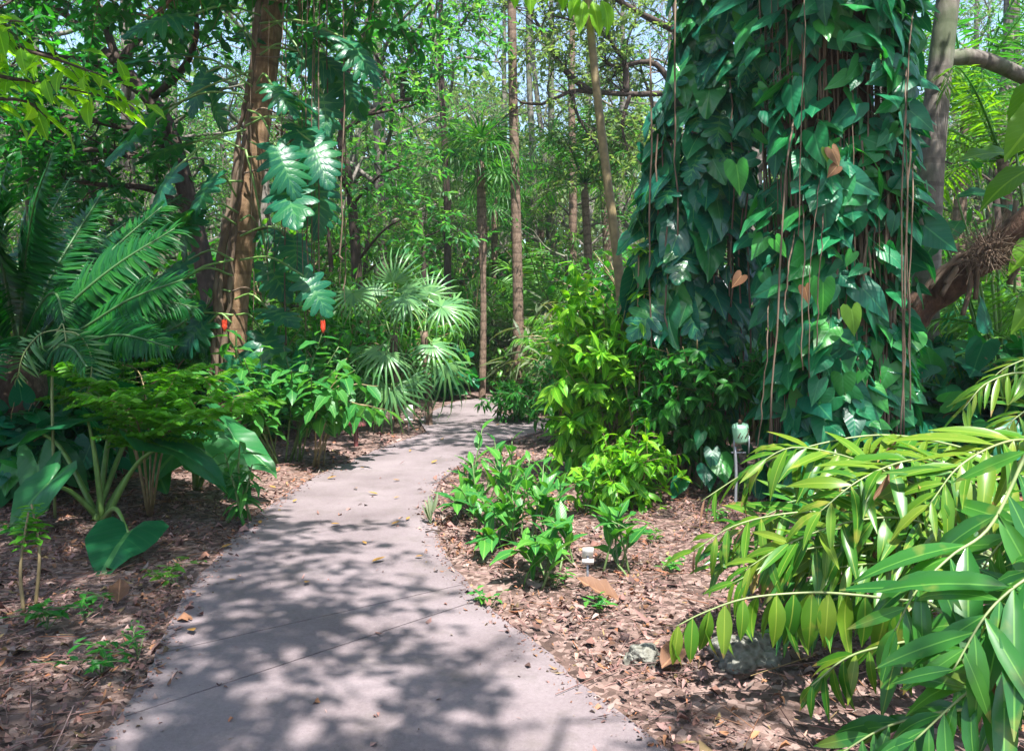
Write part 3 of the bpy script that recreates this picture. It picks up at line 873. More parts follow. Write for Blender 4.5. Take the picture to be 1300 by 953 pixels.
M['phil2'] = mat_leaf('tumbling_leaf', [(.009, .10, .065), (.012, .13, .075), (.018, .16, .07), (.04, .21, .05)], .3, .27, spec=.55, alb=1.0, veins= (44, .012), glow=(1.8, 2.1, .5))
SHADE = [(-4.9, 7.0, .95, 5.2, 'tall unseen tree added for shade between the cycad and the left frame edge'), (-3.0, 2.6, .85, 3.9, 'tall unseen tree added for shade beside the thin sapling, left of the view'), (-1.7, .6, .9, 2.2, 'tall unseen tree added for shade nearest the path on its left'), (4.6, 4.4, 1.0, .3, 'tall unseen tree added for shade right of the near palm fronds'), (4.9, 1.3, .75, 1.1, 'tall unseen tree added for shade nearest the camera on the right'), (6.6, 6.0, .95, 2.4, 'tall unseen tree added for shade right of the sunlit palm'), (.2, -1.4, .85, 1.5, 'tall unseen tree added for shade behind the camera by the path'), (-2.2, 1.4, .9, 3.3, 'tall unseen tree added for shade left of the near path'), (-5.5, 5.6, .95, 4.3, 'tall unseen tree added for shade left of the cycad')]
HAZE = 0.0009
# ================================================================== LEFT SIDE
rg = np.random.default_rng(11)

# ---- brown leaning tree at the left of the path
tp = curve(PL([(296, 580), (293, 520), (294, 470), (298, 380), (311, 280), (324, 180), (338, 80), (348, 0), (356, -110), (366, -260), (372, -420)], 10), 40)
tp[0][2] = -.1
ltree = thing('tree', 'brown barked tree leaning right, wrapped in climbing roots and lobed leaves, left of the path', 'tree', (tp[0][0], tp[0][1], 0))
mw, ml = MB(), MB()
rr = np.interp(np.linspace(0, 1, 40), [0, .05, .5, 1], [.25, .185, .165, .11]); mw.tube(tp, rr, 14)
paths, rads = [], []
for d in ((-2.4, -.5, 1.2), (-1.2, -2.2, 1.5), (2.0, .6, 1.6), (1.0, -2.2, 1.9), (-1.8, 1.2, 1.4), (.6, 1.8, 2.0), (-.4, -3.4, 2.2), (2.4, -1.6, 1.0)):
    p, _ = along(tp, np.array([rg.uniform(.80, .99)])); p = p[0]; d = np.array(d)
    c = curve([p, p + d * .45 + [0, 0, .15], p + d + rg.normal(0, .2, 3)], 9); mw.tube(c, np.linspace(.075, .02, 9), 6)
    paths.append(c); rads.append(.07)
for e in ((235, -25, 9.0), (150, -40, 9.6), (430, -30, 9.2), (300, -60, 8.4), (500, -60, 9.0), (200, 30, 10.8), (390, -10, 11)):
    q = P(*e); p0 = tp[33]; c = curve([p0, (p0 + q) / 2 + [0, 0, .5], q], 9); mw.tube(c, np.linspace(.06, .015, 9), 6); paths.append(c); rads.append(.06)
spray(rg, mw, ml, paths, rads, 8, 1.1, 7, .7, 11, .2, HEX)
mw.build('trunk', M['bark_brown'], ltree); ml.build('crown', M['canopy_dark'], ltree)

# ---- the climber on it: woody stems, lobed leaves on long stalks, hanging roots
climb = thing('climbing_plant', 'climber with glossy lobed leaves and pale woody stems clinging to the brown leaning tree', 'climbing plant', P(285, 560, 9.75))
mr = MB()
for l in ([(276, 560), (275, 480), (279, 400), (281, 335), (290, 280), (300, 215), (304, 165), (316, 110), (322, 60), (330, 0), (338, -60)],
          [(286, 570), (284, 470), (290, 395), (295, 330), (297, 285), (303, 230), (312, 180), (318, 130)],
          [(270, 570), (268, 500), (272, 430), (276, 350), (283, 300), (292, 250)]):
    c = curve(PL(l, 9.74), 44); c += rg.normal(0, .008, c.shape); mr.tube(c, .034 + .010 * np.sin(np.arange(44) * .9), 7)
for z0 in range(70, 470, 75):
    c = curve(PL([(285 + (470 - z0) * .1, z0, 9.72), (302 + (470 - z0) * .1, z0 + rg.uniform(-8, 8), 9.68), (322 + (470 - z0) * .1, z0 + rg.uniform(-10, 10), 9.8)]), 7); mr.tube(c, .012, 5)
mr.build('climbing_stem', M['root'], climb)
LOBED = [  # tip-ward leaf positions: stalk start, leaf centre, tip direction in the picture, size
    ((318, 100), (262, 92), (-.35, 1), .78), ((312, 130), (268, 118), (.15, 1), .72), ((314, 120), (206, 140), (-.9, .9), .85), ((316, 60), (302, 42), (.9, .25), .5),
    ((330, 70), (378, 66), (1, .35), .95), ((332, 40), (398, 35), (1, .45), .85), ((325, 118), (365, 122), (1, .4), .72), ((326, 106), (345, 108), (.8, .7), .6),
    ((310, 190), (236, 184), (-1, .35), .8), ((312, 165), (222, 215), (-.6, 1), .85), ((308, 230), (246, 262), (-.35, 1), .8), ((302, 270), (250, 272), (-1, .3), .75),
    ((300, 285), (250, 285), (-.9, .25), .7), ((305, 280), (330, 292), (1, .35), .7), ((312, 160), (380, 160), (.8, .9), .75), ((318, 150), (395, 180), (.5, 1), .8),
    ((315, 200), (400, 225), (.2, 1), .95), ((318, 180), (365, 235), (.4, 1), .85), ((300, 250), (270, 225), (-.4, 1), .7), ((305, 300), (372, 300), (.4, 1), .75),
    ((296, 330), (240, 330), (-.8, .6), .85), ((295, 350), (232, 355), (-.9, .5), .8), ((292, 370), (262, 392), (-.3, .8), .8), ((298, 380), (340, 392), (1, .35), .7),
    ((300, 400), (335, 425), (.5, 1), .8), ((294, 410), (265, 410), (-.8, .6), .7), ((320, 110), (228, 70), (-.9, .3), .8), ((330, 60), (425, 95), (.7, .9), .85),
    ((330, 30), (440, 50), (.8, .8), .8), ((335, 10), (410, 120), (.2, 1), .7), ((325, 60), (280, 10), (-.6, -.4), .8), ((330, 20), (240, 20), (-1, .3), .9),
    ((296, 400), (215, 420), (-.9, .6), .8), ((300, 420), (300, 455), (.1, 1), .7), ((296, 440), (330, 470), (.6, 1), .6), ((296, 330), (205, 380), (-.8, .8), .8),
    ((320, 90), (185, 165), (-.7, .9), .9), ((315, 140), (350, 185), (.5, 1), .8), ((312, 190), (340, 335), (.6, .9), .7), ((305, 330), (385, 350), (.7, .9), .7)]
mp = MB()
for k, (s0, c0, d0, sz) in enumerate(LOBED):
    Yl = 9.6 + rg.uniform(-.9, .5)
    a, b = P(*s0, 9.65), P(*c0, Yl)
    mid = (a + b) / 2 + [0, 0, .12]
    mp.tube(curve([a, mid, b], 8), .014, 5)
    d = np.array([d0[0] * .8, -rg.uniform(.15, .75), -d0[1] * .75])
    nr = np.array([d0[0] * .35 + rg.normal(0, .2), -.55 + rg.normal(0, .25), .75])
    shared_leaf(climb, ('phil', k % 3), SPLIT[k % 3], M['phil'], b, d, nr, sz * .72)
mp.build('leaf_stalk', M['petiole'], climb)
for x, y0, y1 in ((349, 110, 420), (357, 120, 300), (363, 130, 440), (377, 150, 380), (386, 200, 420), (392, 190, 400), (396, 180, 395), (399, 210, 400), (405, 160, 390), (340, 100, 330), (475 - 60, 0, 300), (321, 60, 420), (433, 0, 330), (438, 300, 370)):
    Yr = 9.5 + rg.uniform(-.7, .3); y0 = min(y0, 70) - 130
    m1 = MB(); c = curve(PL([(x + rg.uniform(-4, 4), y0, Yr), (x + rg.uniform(-3, 3), (y0 + y1) / 2, Yr), (x, y1 - 30, Yr), (x + rg.uniform(-3, 3), y1, Yr)]), 14)
    m1.tube(c + rg.normal(0, .008, c.shape), np.linspace(.005, .009, 14) * rg.uniform(.6, 1.4), 5); m1.sticks(c[11] , c[11] + [rg.normal(0, .06), 0, -.3], .003); m1.build('hanging_root', M['root'], climb)
m1 = MB()
for k in range(70):
    q = P(368, 178, 9.3) + rg.normal(0, .5, 3) * [.13, .13, .26]; m1.scatter(LAN[1], q, [rg.normal(), rg.normal(), -1.5], rdir(rg, 1), .09)
m1.build('dry_seed_cluster', M['deadbrown'], climb)

# ---- cycad with big feather leaves at the far left edge
cy0 = P(22, 452, 7.6)
cyc = thing('cycad', 'large cycad with broad dark feather leaves arching towards the brown tree at the left edge', 'cycad', (cy0[0], cy0[1], 0))
m1 = MB(); m1.lathe([(.0, -.05), (.30, 0), (.27, .5), (.29, 1.0), (.22, cy0[2] - .05), (.05, cy0[2] + .1), (0, cy0[2] + .1)], (cy0[0], cy0[1], 0), 16); m1.build('trunk', M['bark_palm'], cyc)
CYF = [([(22, 440, 7.6), (5, 340, 7.2), (-4, 270, 6.8), (10, 205, 6.4)], .34), ([(26, 440, 7.5), (30, 360, 7.2), (42, 270, 6.9), (66, 195, 6.6)], .36),
       ([(30, 440, 7.6), (60, 360, 7.8), (95, 300, 8.1), (130, 245, 8.3)], .30), ([(32, 442, 7.6), (90, 370, 7.9), (150, 310, 8.2), (206, 262, 8.4)], .36),
       ([(34, 445, 7.5), (90, 385, 7.4), (150, 335, 7.4), (222, 290, 7.5)], .40), ([(34, 450, 7.5), (100, 420, 7.2), (165, 380, 7.0), (232, 355, 6.9)], .36),
       ([(30, 452, 7.4), (90, 440, 6.9), (150, 425, 6.5), (215, 440, 6.2)], .28), ([(20, 445, 7.6), (-40, 370, 7.4), (-90, 300, 7.2), (-150, 260, 7.0)], .3),
       ([(20, 450, 7.5), (-30, 400, 7.0), (-60, 380, 6.6), (-110, 400, 6.2)], .3), ([(24, 440, 7.7), (20, 350, 8.2), (60, 280, 8.7), (90, 225, 9.2)], .30),
       ([(28, 442, 7.8), (80, 360, 8.4), (150, 290, 9.0), (230, 250, 9.6)], .34), ([(30, 450, 7.7), (100, 410, 8.2), (180, 380, 8.7), (250, 390, 9.0)], .34),
       ([(26, 452, 7.3), (60, 440, 6.6), (90, 440, 6.1), (110, 465, 5.8)], .22), ([(22, 452, 7.3), (-10, 440, 6.7), (-20, 450, 6.2), (-10, 480, 5.8)], .24),
       ([(26, 440, 7.5), (50, 390, 7.0), (70, 372, 6.7), (82, 408, 6.5)], .2)]
for pts, ln in CYF:
    m1, m2 = MB(), MB()
    c = frond(m1, PL(pts), 110, ln * 1.35, 1.25, 1.2, .08, LIN, start=.12, taper=(.55, 1, .4), up=np.array([-.15, -.75, .6]), rg=rg, jit=.05)
    m2.tube(c, np.linspace(.022, .006, 26), 5)
    fo = m1.build('frond', M['cycad'], cyc); m2.build('midrib', M['petiole_dark'], fo)

# ---- white-lit small frond in the left undergrowth
sf = thing('feather_palm', 'small pale feather frond catching the light below the cycad', 'palm', P(80, 470, 6.4) * [1, 1, 0])
m2 = MB(); m2.tube(curve([P(70, 560, 6.4) * [1, 1, 0], P(66, 480, 6.4), P(74, 418, 6.4)], 8), .012, 5)
for pts in ([(74, 418), (80, 412), (84, 440), (80, 462)], [(74, 418), (50, 425), (30, 450), (22, 480)], [(74, 420), (100, 425), (116, 455), (112, 500)]):
    m1 = MB(); c = frond(m1, PL(pts, 6.3), 16, .24, .6, 1.3, .15, BLADE, up=np.array([0, -.9, .4]), start=.25, rg=rg); m2.tube(c, .006, 5)
    m1.build('frond', M['fan'], sf)
m2.build('stem', M['rachis'], sf)

# ---- lacy light-green shrub in flat tiers
lacy = thing('lacy_shrub', 'light green lacy shrub with flat tiers of tiny leaflets before the brown tree', 'shrub', G(190, 655))
ms, ml = MB(), MB()
for l in ([(190, 655, 6.6), (170, 560, 6.4), (150, 500, 6.3), (95, 478, 6.1)], [(190, 655, 6.6), (180, 540, 6.4), (190, 490, 6.2), (235, 470, 6.1)], [(192, 655, 6.6), (210, 560, 6.3), (250, 510, 6.0), (312, 502, 5.9)],
          [(190, 655, 6.6), (200, 570, 6.2), (230, 530, 5.9), (285, 520, 5.7)], [(188, 655, 6.6), (170, 570, 6.5), (140, 520, 6.6), (100, 500, 6.8)], [(190, 655, 6.6), (185, 560, 6.6), (215, 490, 6.7), (270, 478, 6.8)],
          [(190, 655, 6.6), (180, 560, 6.2), (165, 520, 5.8), (130, 505, 5.5)], [(190, 655, 6.6), (190, 560, 6.8), (180, 480, 7.0), (160, 462, 7.2)]):
    c = curve(PL(l), 14); ms.tube(c, np.linspace(.011, .003, 14), 5)
    for t in np.linspace(.45, 1, 12):
        p, tan = along(c, np.array([t])); p, tan = p[0], tan[0]
        for sgn in (-1, 1):
            h = unit(np.cross(tan, UP)) * sgn + tan * .5; L = rg.uniform(.16, .34)
            e = p + unit(h + [0, 0, rg.normal(.05, .28)]) * L + [0, 0, rg.uniform(-.09, .03)]
            n = 9; q = p + (e - p) * np.linspace(.15, 1, n)[:, None]
            for s2 in (-1, 1):
                dd = unit(h) * .5 + np.cross(unit(h), UP) * s2 + [0, 0, -.1]
                ml.scatter(HEX[1], q, np.tile(dd, (n, 1)), UP + rg.normal(0, .35, (n, 3)), .078 * rg.uniform(.8, 1.2, n), 0)
            ms.sticks(p, e, .002)
ms.build('stem', M['cane'], lacy); ml.build('foliage', M['fern'], lacy)


# ---- elephant ears
def big_leaf_plant(name, label, cat, base, leaves, temps, lm, pm, group=None, pr=.016):
    """leaves: (leaf stalk end px x, y, Y), tip direction (3-D), normal, size"""
    t = thing(name, label, cat, base, group)
    for k, (e, d, nr, sz) in enumerate(leaves):
        e = P(*e); b = np.array(base) + [rg.uniform(-.06, .06), rg.uniform(-.06, .06), 0]
        lo = leaf_part(t, temps[k % len(temps)], 'leaf', lm, e, d, nr, sz)
        m1 = MB(); mid = b * .45 + e * .55 + [0, 0, .12 * np.linalg.norm(e - b)]
        m1.tube(curve([b, mid, e], 12), np.linspace(pr * 1.7, pr * .6, 12), 6); m1.build('leaf_stalk', pm, lo)
    return t


b0 = on(128, 665)
ear = big_leaf_plant('elephant_ear', 'elephant ear plant with thick green stalks and drooping arrow leaves at the left bed', 'plant', b0, [
    ((112, 535, 6.3), (-1, -.1, -.12), (-.1, -.06, 1), .64), ((205, 566, 6.0), (1, -.05, -.20), (.1, -.06, 1), .58),
    ((163, 676, 5.5), (.06, -1, -.22), (.05, .15, 1), .48), ((190, 580, 6.9), (.5, -.5, -.4), (.1, -.5, 1), .42), ((60, 615, 6.1), (-.5, -.5, -.6), (-.2, -.7, .8), .5),
    ((150, 505, 7.2), (.3, .5, -.2), (0, -.2, 1), .6), ((45, 545, 7.0), (-1, -.1, -.3), (0, -.3, 1), .6), ((190, 520, 7.4), (.8, .2, -.3), (.1, -.4, 1), .55)], [ARROW[0], ARROW[1], t_radial(heart_outline(.5, lobe=.34), (.45, .75, 1.0), .25, .25, .03, .2, 8, .55)], M['bigleaf'], M['petiole'])
b0 = on(40, 640)
big_leaf_plant('elephant_ear', 'low elephant ear with upright dark leaves beside the left frame edge', 'plant', b0, [
    ((48, 590, 6.7), (.3, -.4, -1), (.2, -1, .3), .42), ((10, 600, 6.9), (-.5, -.3, -1), (0, -1, .4), .42), ((80, 585, 7.1), (.8, -.3, -.7), (.1, -1, .5), .38), ((25, 560, 7.3), (-.3, -.3, -.8), (0, -.8, .7), .45)], ARROW, M['bigleaf'], M['petiole_dark'])
b0 = on(250, 625)
big_leaf_plant('elephant_ear', 'elephant ear with wavy pale lit leaves under the lacy shrub', 'plant', b0, [
    ((262, 575, 6.6), (.8, -.5, -.45), (.1, -.5, 1), .62), ((240, 560, 6.9), (-.5, -.6, -.4), (0, -.6, 1), .5), ((300, 560, 7.1), (.9, -.2, -.6), (.2, -.5, 1), .5), ((285, 540, 7.4), (.5, .2, -.4), (0, -.4, 1), .5)], ARROW, M['bigleaf'], M['petiole'])


# ---- canes with leaves set along them (ginger, spiral flag, bush stems)
def caned(name, label, cat, base, canes, lm, sm, lsize, nleaf, temps, group=None, t0=.35, droop=.35, wid=1.0, flower=None, parts=True, rad=.012, updir=.3):
    t = thing(name, label, cat, base, group)
    allL = MB()
    for k, pts in enumerate(canes):
        c = curve(pts, 14); m1 = MB(); m1.tube(c, np.linspace(rad, rad * .5, 14), 6)
        tt = np.linspace(t0, 1, nleaf); p, tan = along(c, tt)
        az = np.arange(nleaf) * 2.4 + rg.uniform(0, 6)
        d = np.c_[np.cos(az), np.sin(az), np.zeros(nleaf)] + tan * updir + [0, 0, -droop] + rg.normal(0, .15, (nleaf, 3))
        sz = lsize * rg.uniform(.75, 1.15, nleaf) * np.interp(tt, [t0, .8, 1], [.9, 1, .7])
        ml = MB()
        for q, tm in enumerate(temps):
            s = np.arange(nleaf) % len(temps) == q
            ml.scatter(tm, p[s], d[s], UP + rg.normal(0, .2, (s.sum(), 3)), sz[s], 0, wid)
        so_ = m1.build('stem', sm, t)
        ml.build('foliage', lm, so_)
        if flower and k in flower:
            mf = MB(); e = c[-1]; hgt = flower[k]
            mf.lathe([(.0, -.03), (.018, -.01), (.025, .02), (.024, hgt * .6), (.016, hgt * .88), (.0, hgt)], e + [0, 0, .0], 12)
            for a in range(26):
                zz = hgt * a / 28; an = a * 2.4
                mf.scatter(HEX[1], e + [math.cos(an) * .019, math.sin(an) * .019, zz], [math.cos(an) * .35, math.sin(an) * .35, 1], [math.cos(an), math.sin(an), .1], .042)
            mf.build('flower', M['red'], t)
    return t


def cane_set(base, tips, bulge=.15):
    base = np.array(base); out = []
    for tpx in tips:
        e = P(*tpx); b = base + [rg.uniform(-.1, .1), rg.uniform(-.1, .1), 0]
        out.append([b, b * .5 + e * .5 + rg.normal(0, .04, 3) + [0, 0, bulge], e])
    return out


b0 = on(345, 592)
caned('spiral_ginger', 'ginger with a red cone flower rising in front of the brown leaning tree', 'plant', b0, cane_set(b0, [(285, 418, 8.7), (262, 470, 8.6), (330, 440, 9.0), (310, 455, 8.4), (355, 470, 9.0), (300, 490, 8.2), (345, 455, 9.3), (320, 500, 8.4)]), M['ginger'], M['cane_green'], .34, 13, OVAL, flower={0: .085}, t0=.4, wid=.85)
b0 = on(372, 588)
caned('spiral_ginger', 'ginger with an upright red cone flower over arching pale leaves beside the path', 'plant', b0, cane_set(b0, [(410, 420, 8.9), (390, 450, 9.2), (430, 440, 9.2), (370, 470, 8.7), (425, 470, 8.6), (360, 440, 9.4), (395, 480, 8.4)]), M['ginger'], M['cane_green'], .34, 13, OVAL, flower={0: .10}, t0=.45, wid=.85)
b0 = on(398, 592)
caned('leaning_shrub', 'shrub with leaning brown stems and drooping broad leaves hanging over the path edge', 'shrub', b0, cane_set(b0, [(450, 470, 8.8), (480, 490, 9.2), (430, 490, 8.4), (465, 515, 8.6), (410, 475, 9.2), (440, 455, 9.6), (490, 520, 9.6)], .3), M['ginger'], M['cane'], .36, 12, OVAL, t0=.45, droop=.75)

b0 = on(300, 665)
caned('strap_leaf_plant', 'knee-high plant with pale strap leaves stacked up a leaning stem at the path edge', 'plant', b0, cane_set(b0, [(305, 560, 6.3), (285, 575, 6.4), (320, 590, 6.4)], .05), M['ginger'], M['cane_green'], .24, 12, BLADE, t0=.25, droop=.45, wid=1.3)
b0 = on(262, 600)
caned('umbrella_plant', 'small plant with whorled umbrella leaves between the elephant ears', 'plant', b0, cane_set(b0, [(262, 553, 6.9), (236, 560, 7.1), (285, 565, 7.0)], .05), M['ginger'], M['cane_green'], .19, 10, OVAL, t0=.85, droop=.2)
b0 = on(38, 768)
caned('sapling', 'thin sapling on two bare stems with fine leaves at the near left', 'sapling', b0, [[on(30, 776), P(26, 720, 4.45), P(36, 650, 4.5)], [on(45, 770), P(50, 700, 4.5), P(40, 640, 4.6)]], M['fern'], M['cane'], .10, 26, HEX, t0=.62, droop=.2, rad=.011)
for xy, lb, s in (((225, 742), 'little bright green seedling growing against the left path edge', .09), ((60, 800), 'dark trailing ground plant among the litter at the near left', .10), ((175, 835), 'tiny seedling sprouting beside the near left path corner', .06), ((105, 788), 'small three-leaved seedling left of the largest ground plant', .07), ((20, 690), 'fine pale sprig of ground cover near the sapling', .10), ((128, 858), 'single thin green blade standing in the near litter', .08)):
    b0 = on(*xy)
    caned('seedling', lb, 'plant', b0, [[b0, b0 + [rg.uniform(-.1, .1), rg.uniform(-.1, .1), .10], b0 + [rg.uniform(-.2, .2), rg.uniform(-.2, .2), .13]] for _ in range(5)], M['bright'] if s == .09 else M['bushdark'], M['cane_green'], s, 6, HEX, t0=.3, droop=.1, rad=.003)

# ---- lime-coloured branch reaching in at the upper left
lb = thing('branch_tree', 'tree reaching in at the upper left with glowing lime green leaves', 'tree', (-6.3, 6.0, 0))
ms, ml = MB(), MB()
tk = curve([(-6.3, 6.0, -.1), (-6.1, 6.1, 2.5), (-5.8, 6.0, 4.4), (-5.6, 5.9, 6.2)], 16); ms.tube(tk, np.linspace(.17, .08, 16), 9)
for l in ([(-280, 30, 6.0), (-120, 60, 5.9), (-20, 92, 5.7), (60, 108, 5.6), (160, 128, 5.5)], [(-280, -20, 6.0), (-100, 10, 5.7), (-10, 50, 5.5), (70, 75, 5.4), (130, 96, 5.3)], [(-280, 60, 6.0), (-120, 120, 5.9), (-40, 125, 5.7), (30, 128, 5.6), (60, 150, 5.6)], [(-280, -60, 6.0), (-120, -20, 5.6), (-30, 20, 5.4), (30, 28, 5.3)]):
    c = curve(PL(l), 18); ms.tube(c, np.linspace(.03, .004, 18), 6)
    n = 30; t = np.linspace(.35, 1, n); p, tan = along(c, t); sg = np.where(np.arange(n) % 2, 1, -1)[:, None]
    d = tan * .6 + np.cross(tan, UP) * sg * .9 + rg.normal(0, .25, (n, 3)) + [0, 0, -.35]
    for q in range(3):
        s = np.arange(n) % 3 == q; e = p[s] + unit(d[s]) * rg.uniform(.03, .16, (s.sum(), 1)); ms.sticks(p[s], e, .002)
        ml.scatter(OVAL[q], e, d[s], UP + rg.normal(0, .35, (s.sum(), 3)), .25 * rg.uniform(.75, 1.15, s.sum()), 0, .85)
    p2, tan2 = along(c, rg.uniform(.3, 1, 16)); d2 = rdir(rg, 16) + tan2; e2 = p2 + unit(d2) * .22; ms.sticks(p2, e2, .003)
    ml.scatter(OVAL[0], e2, d2 + [0, 0, -.5], UP + rg.normal(0, .3, (16, 3)), .2, 0, .85)
spray(rg, ms, ml, [curve([tk[-1], tk[-1] + d], 6) for d in np.array([(-1.5, 1.2, 1.4), (.6, -.8, 1.8), (-.8, .6, 1.8), (-.9, 2.4, 1.5)])], [.05] * 4, 5, .9, 5, .6, 8, .2, OVAL)
ms.build('trunk', M['bark_dark'], lb); ml.build('crown', M['lime'], lb)


# ---- trees with limbs laid out after the picture
def framed_tree(name, label, trunk, limbs, wood, lm, tr=.16, lsize=.13, Y=13, nsub=7, sublen=1.0, ntwig=6, twlen=.65, nleaf=10, temps=HEX, seed=0, droop=.3, extra=()):
    rgl = np.random.default_rng(seed)
    tpts = PL(trunk, Y); tpts[0][2] = -.1
    root = thing(name, label, 'tree', (tpts[0][0], tpts[0][1], 0))
    mw, ml = MB(), MB(); tc = curve(tpts, 24); mw.tube(tc, np.linspace(tr * 1.25, tr * .8, 24), 9)
    paths, rads = [], []
    for l in limbs:
        c = curve(PL(l, Y), 14); r = tr * .55 if len(l) > 3 else tr * .35
        mw.tube(c, np.linspace(r, r * .3, 14), 7); paths.append(c); rads.append(r * .7)
    for l in extra:
        c = curve(l, 10); mw.tube(c, np.linspace(tr * .6, tr * .15, 10), 6); paths.append(c); rads.append(tr * .4)
    spray(rgl, mw, ml, paths, rads, nsub, sublen, ntwig, twlen, nleaf, lsize, temps, droop=droop)
    mw.build('trunk', wood, root); ml.build('crown', lm, root)
    return root


framed_tree('tree', 'dark forked tree leaning left behind the brown tree with leafy limbs across the upper left', [(290, 560), (268, 380), (243, 270), (217, 172), (190, 125), (150, 82)],
            [[(150, 82), (115, 48), (85, 20), (50, -6), (-20, -60)], [(150, 82), (136, 40), (122, 0), (120, -70, 12.5), (140, -160, 12)], [(190, 125), (120, 80), (60, 70, 12.5), (0, 50, 12)], [(217, 172), (190, 200), (120, 190, 12), (60, 200, 12)], [(150, 82), (190, 30), (230, -20), (260, -90)], [(217, 172), (170, 165, 12.5), (90, 150, 12), (20, 170, 11.5)], [(122, 0), (60, -20, 12), (0, 10, 11.5)],
             [(243, 270), (190, 240, 12.8), (130, 235, 12.4), (70, 225, 12)], [(190, 125), (230, 90, 12.5), (250, 40, 12), (240, -30, 11.5)]],
            M['bark_dark'], M['canopy_dark'], .14, .21, 13, 11, 1.0, 6, .7, 10, seed=4)
framed_tree('tree', 'dark tree with one arching bough left of the tall straight grey trunk', [(452, 545), (455, 400), (447, 260), (432, 175)],
            [[(432, 175), (448, 158), (491, 132), (542, 118), (548, 68), (556, -10)], [(511, 124), (512, 100), (525, 55), (545, 5), (560, -60)], [(500, 130), (490, 100), (470, 50), (455, -20)], [(470, 145), (520, 135), (545, 128)], [(447, 260), (480, 225, 14.5), (510, 210, 14)], [(447, 250), (420, 200, 14.5), (400, 120, 14), (395, 30, 14)],
             [(432, 175), (440, 100, 15.5), (470, 20, 16), (500, -60, 16)], [(548, 68), (580, 40), (600, 10)], [(455, 330), (490, 290, 15), (530, 270, 15)]],
            M['bark_dark'], M['canopy_far'], .10, .17, 15.5, 8, .95, 6, .7, 10, seed=5)
framed_tree('tree', 'airy pale-leaved tree with a long level bough behind the vine-covered tree', [(905, 520), (900, 300), (890, 200), (870, 120)],
            [[(890, 200), (860, 126), (800, 120), (750, 117), (725, 116), (690, 132, 17), (660, 130, 17)], [(750, 117), (722, 95), (700, 65), (688, 40), (670, 10)], [(795, 118), (793, 80), (775, 50), (770, 10)], [(860, 120), (830, 80), (780, 84), (760, 70)], [(870, 120), (860, 40), (850, -40), (840, -120)], [(725, 116), (735, 150), (760, 190)], [(800, 120), (790, 160), (800, 200)], [(775, 50), (740, 30, 17), (700, 20, 17)], [(860, 40), (800, 10, 17), (740, -30, 17), (700, -60, 17)]],
            M['bark_dark'], M['canopy_hazy'], .15, .14, 17.5, 10, 1.3, 7, .75, 12, seed=6, droop=.2)

# ================================================================== MIDDLE
# ---- fan palms by the bend
def fan_palm(name, label, base, trunk_top, leaves, tr=.06, lm=None, group=None, Y=13, extra=0):
    root = thing(name, label, 'palm', base, group)
    m1 = MB(); b = np.array(base); e = P(*trunk_top); c = curve([b - [0, 0, .1], b * .5 + e * .5 + rg.normal(0, .03, 3), e], 16)
    m1.tube(c, tr * (1 + .12 * np.sin(np.arange(16) * 2.3)), 10)
    for k in range(40):   # fibre sheaths
        t = rg.uniform(.55, 1); p, tan = along(c, np.array([t])); a = rg.uniform(0, 6.28)
        m1.sticks(p[0] + np.array([math.cos(a), math.sin(a), 0]) * tr * .8, p[0] + np.array([math.cos(a) * tr * 1.4, math.sin(a) * tr * 1.4, rg.uniform(-.3, -.05)]), .006)
    m1.build('trunk', M['bark_palm'], root)
    for k, (c0, d, nr, sz) in enumerate(leaves):
        q = P(*c0); lo = leaf_part(root, FAN[k % 3], 'fan_leaf', lm or M['fan'], q, d, nr, sz)
        m2 = MB(); s = e + [0, 0, rg.uniform(-.25, .05)]
        m2.tube(curve([s, (s + q) / 2 + [0, 0, .1], q], 9), .011, 5); m2.build('leaf_stalk', M['petiole'], lo)
    return root


b0 = on(505, 548)
fan_palm('fan_palm', 'low fan palm with silvery lit fans at the path bend, left of the label', b0, (500, 425, 12.2), [
    ((448, 372, 11.8), (-.15, -.35, -1), (-.1, -1, .35), .58), ((500, 358, 12.3), (.05, -.2, 1), (0, -1, .4), .62), ((512, 372, 12.0), (1, -.3, .35), (.1, -.8, 1), .75), ((515, 378, 11.7), (.9, -.5, -.5), (.3, -.5, 1), .66),
    ((490, 450, 11.6), (.3, -.7, -.45), (0, -.6, 1), .68), ((480, 445, 11.8), (-.9, -.4, -.25), (-.3, -.6, 1), .6), ((497, 495, 11.6), (.0, -.3, -1), (0, -1, .1), .72), ((520, 480, 11.9), (.6, -.3, -1), (.3, -1, .3), .6), ((475, 375, 12.6), (-.7, .2, .5), (0, -.9, .6), .6), ((470, 490, 12), (-.7, -.3, -.9), (-.3, -1, .3), .55)], .055, M['fan'])
b0 = on(545, 540)
fan_palm('fan_palm', 'fan palm behind the bend with one fan hanging to the ground', b0, (538, 420, 12.9), [
    ((548, 438, 12.6), (.7, -.5, -.55), (.2, -.7, .9), .72), ((565, 462, 12.6), (.1, -.3, -1), (.3, -1, .05), .85), ((560, 390, 13), (.9, .1, .1), (0, -.8, 1), .7), ((575, 385, 13.2), (.7, -.2, -.7), (.3, -.8, .7), .62), ((520, 395, 13.4), (-.5, .3, .7), (0, -.8, .5), .6), ((545, 375, 13.5), (.4, .1, 1), (0, -1, .3), .6)], .06, M['fan'])


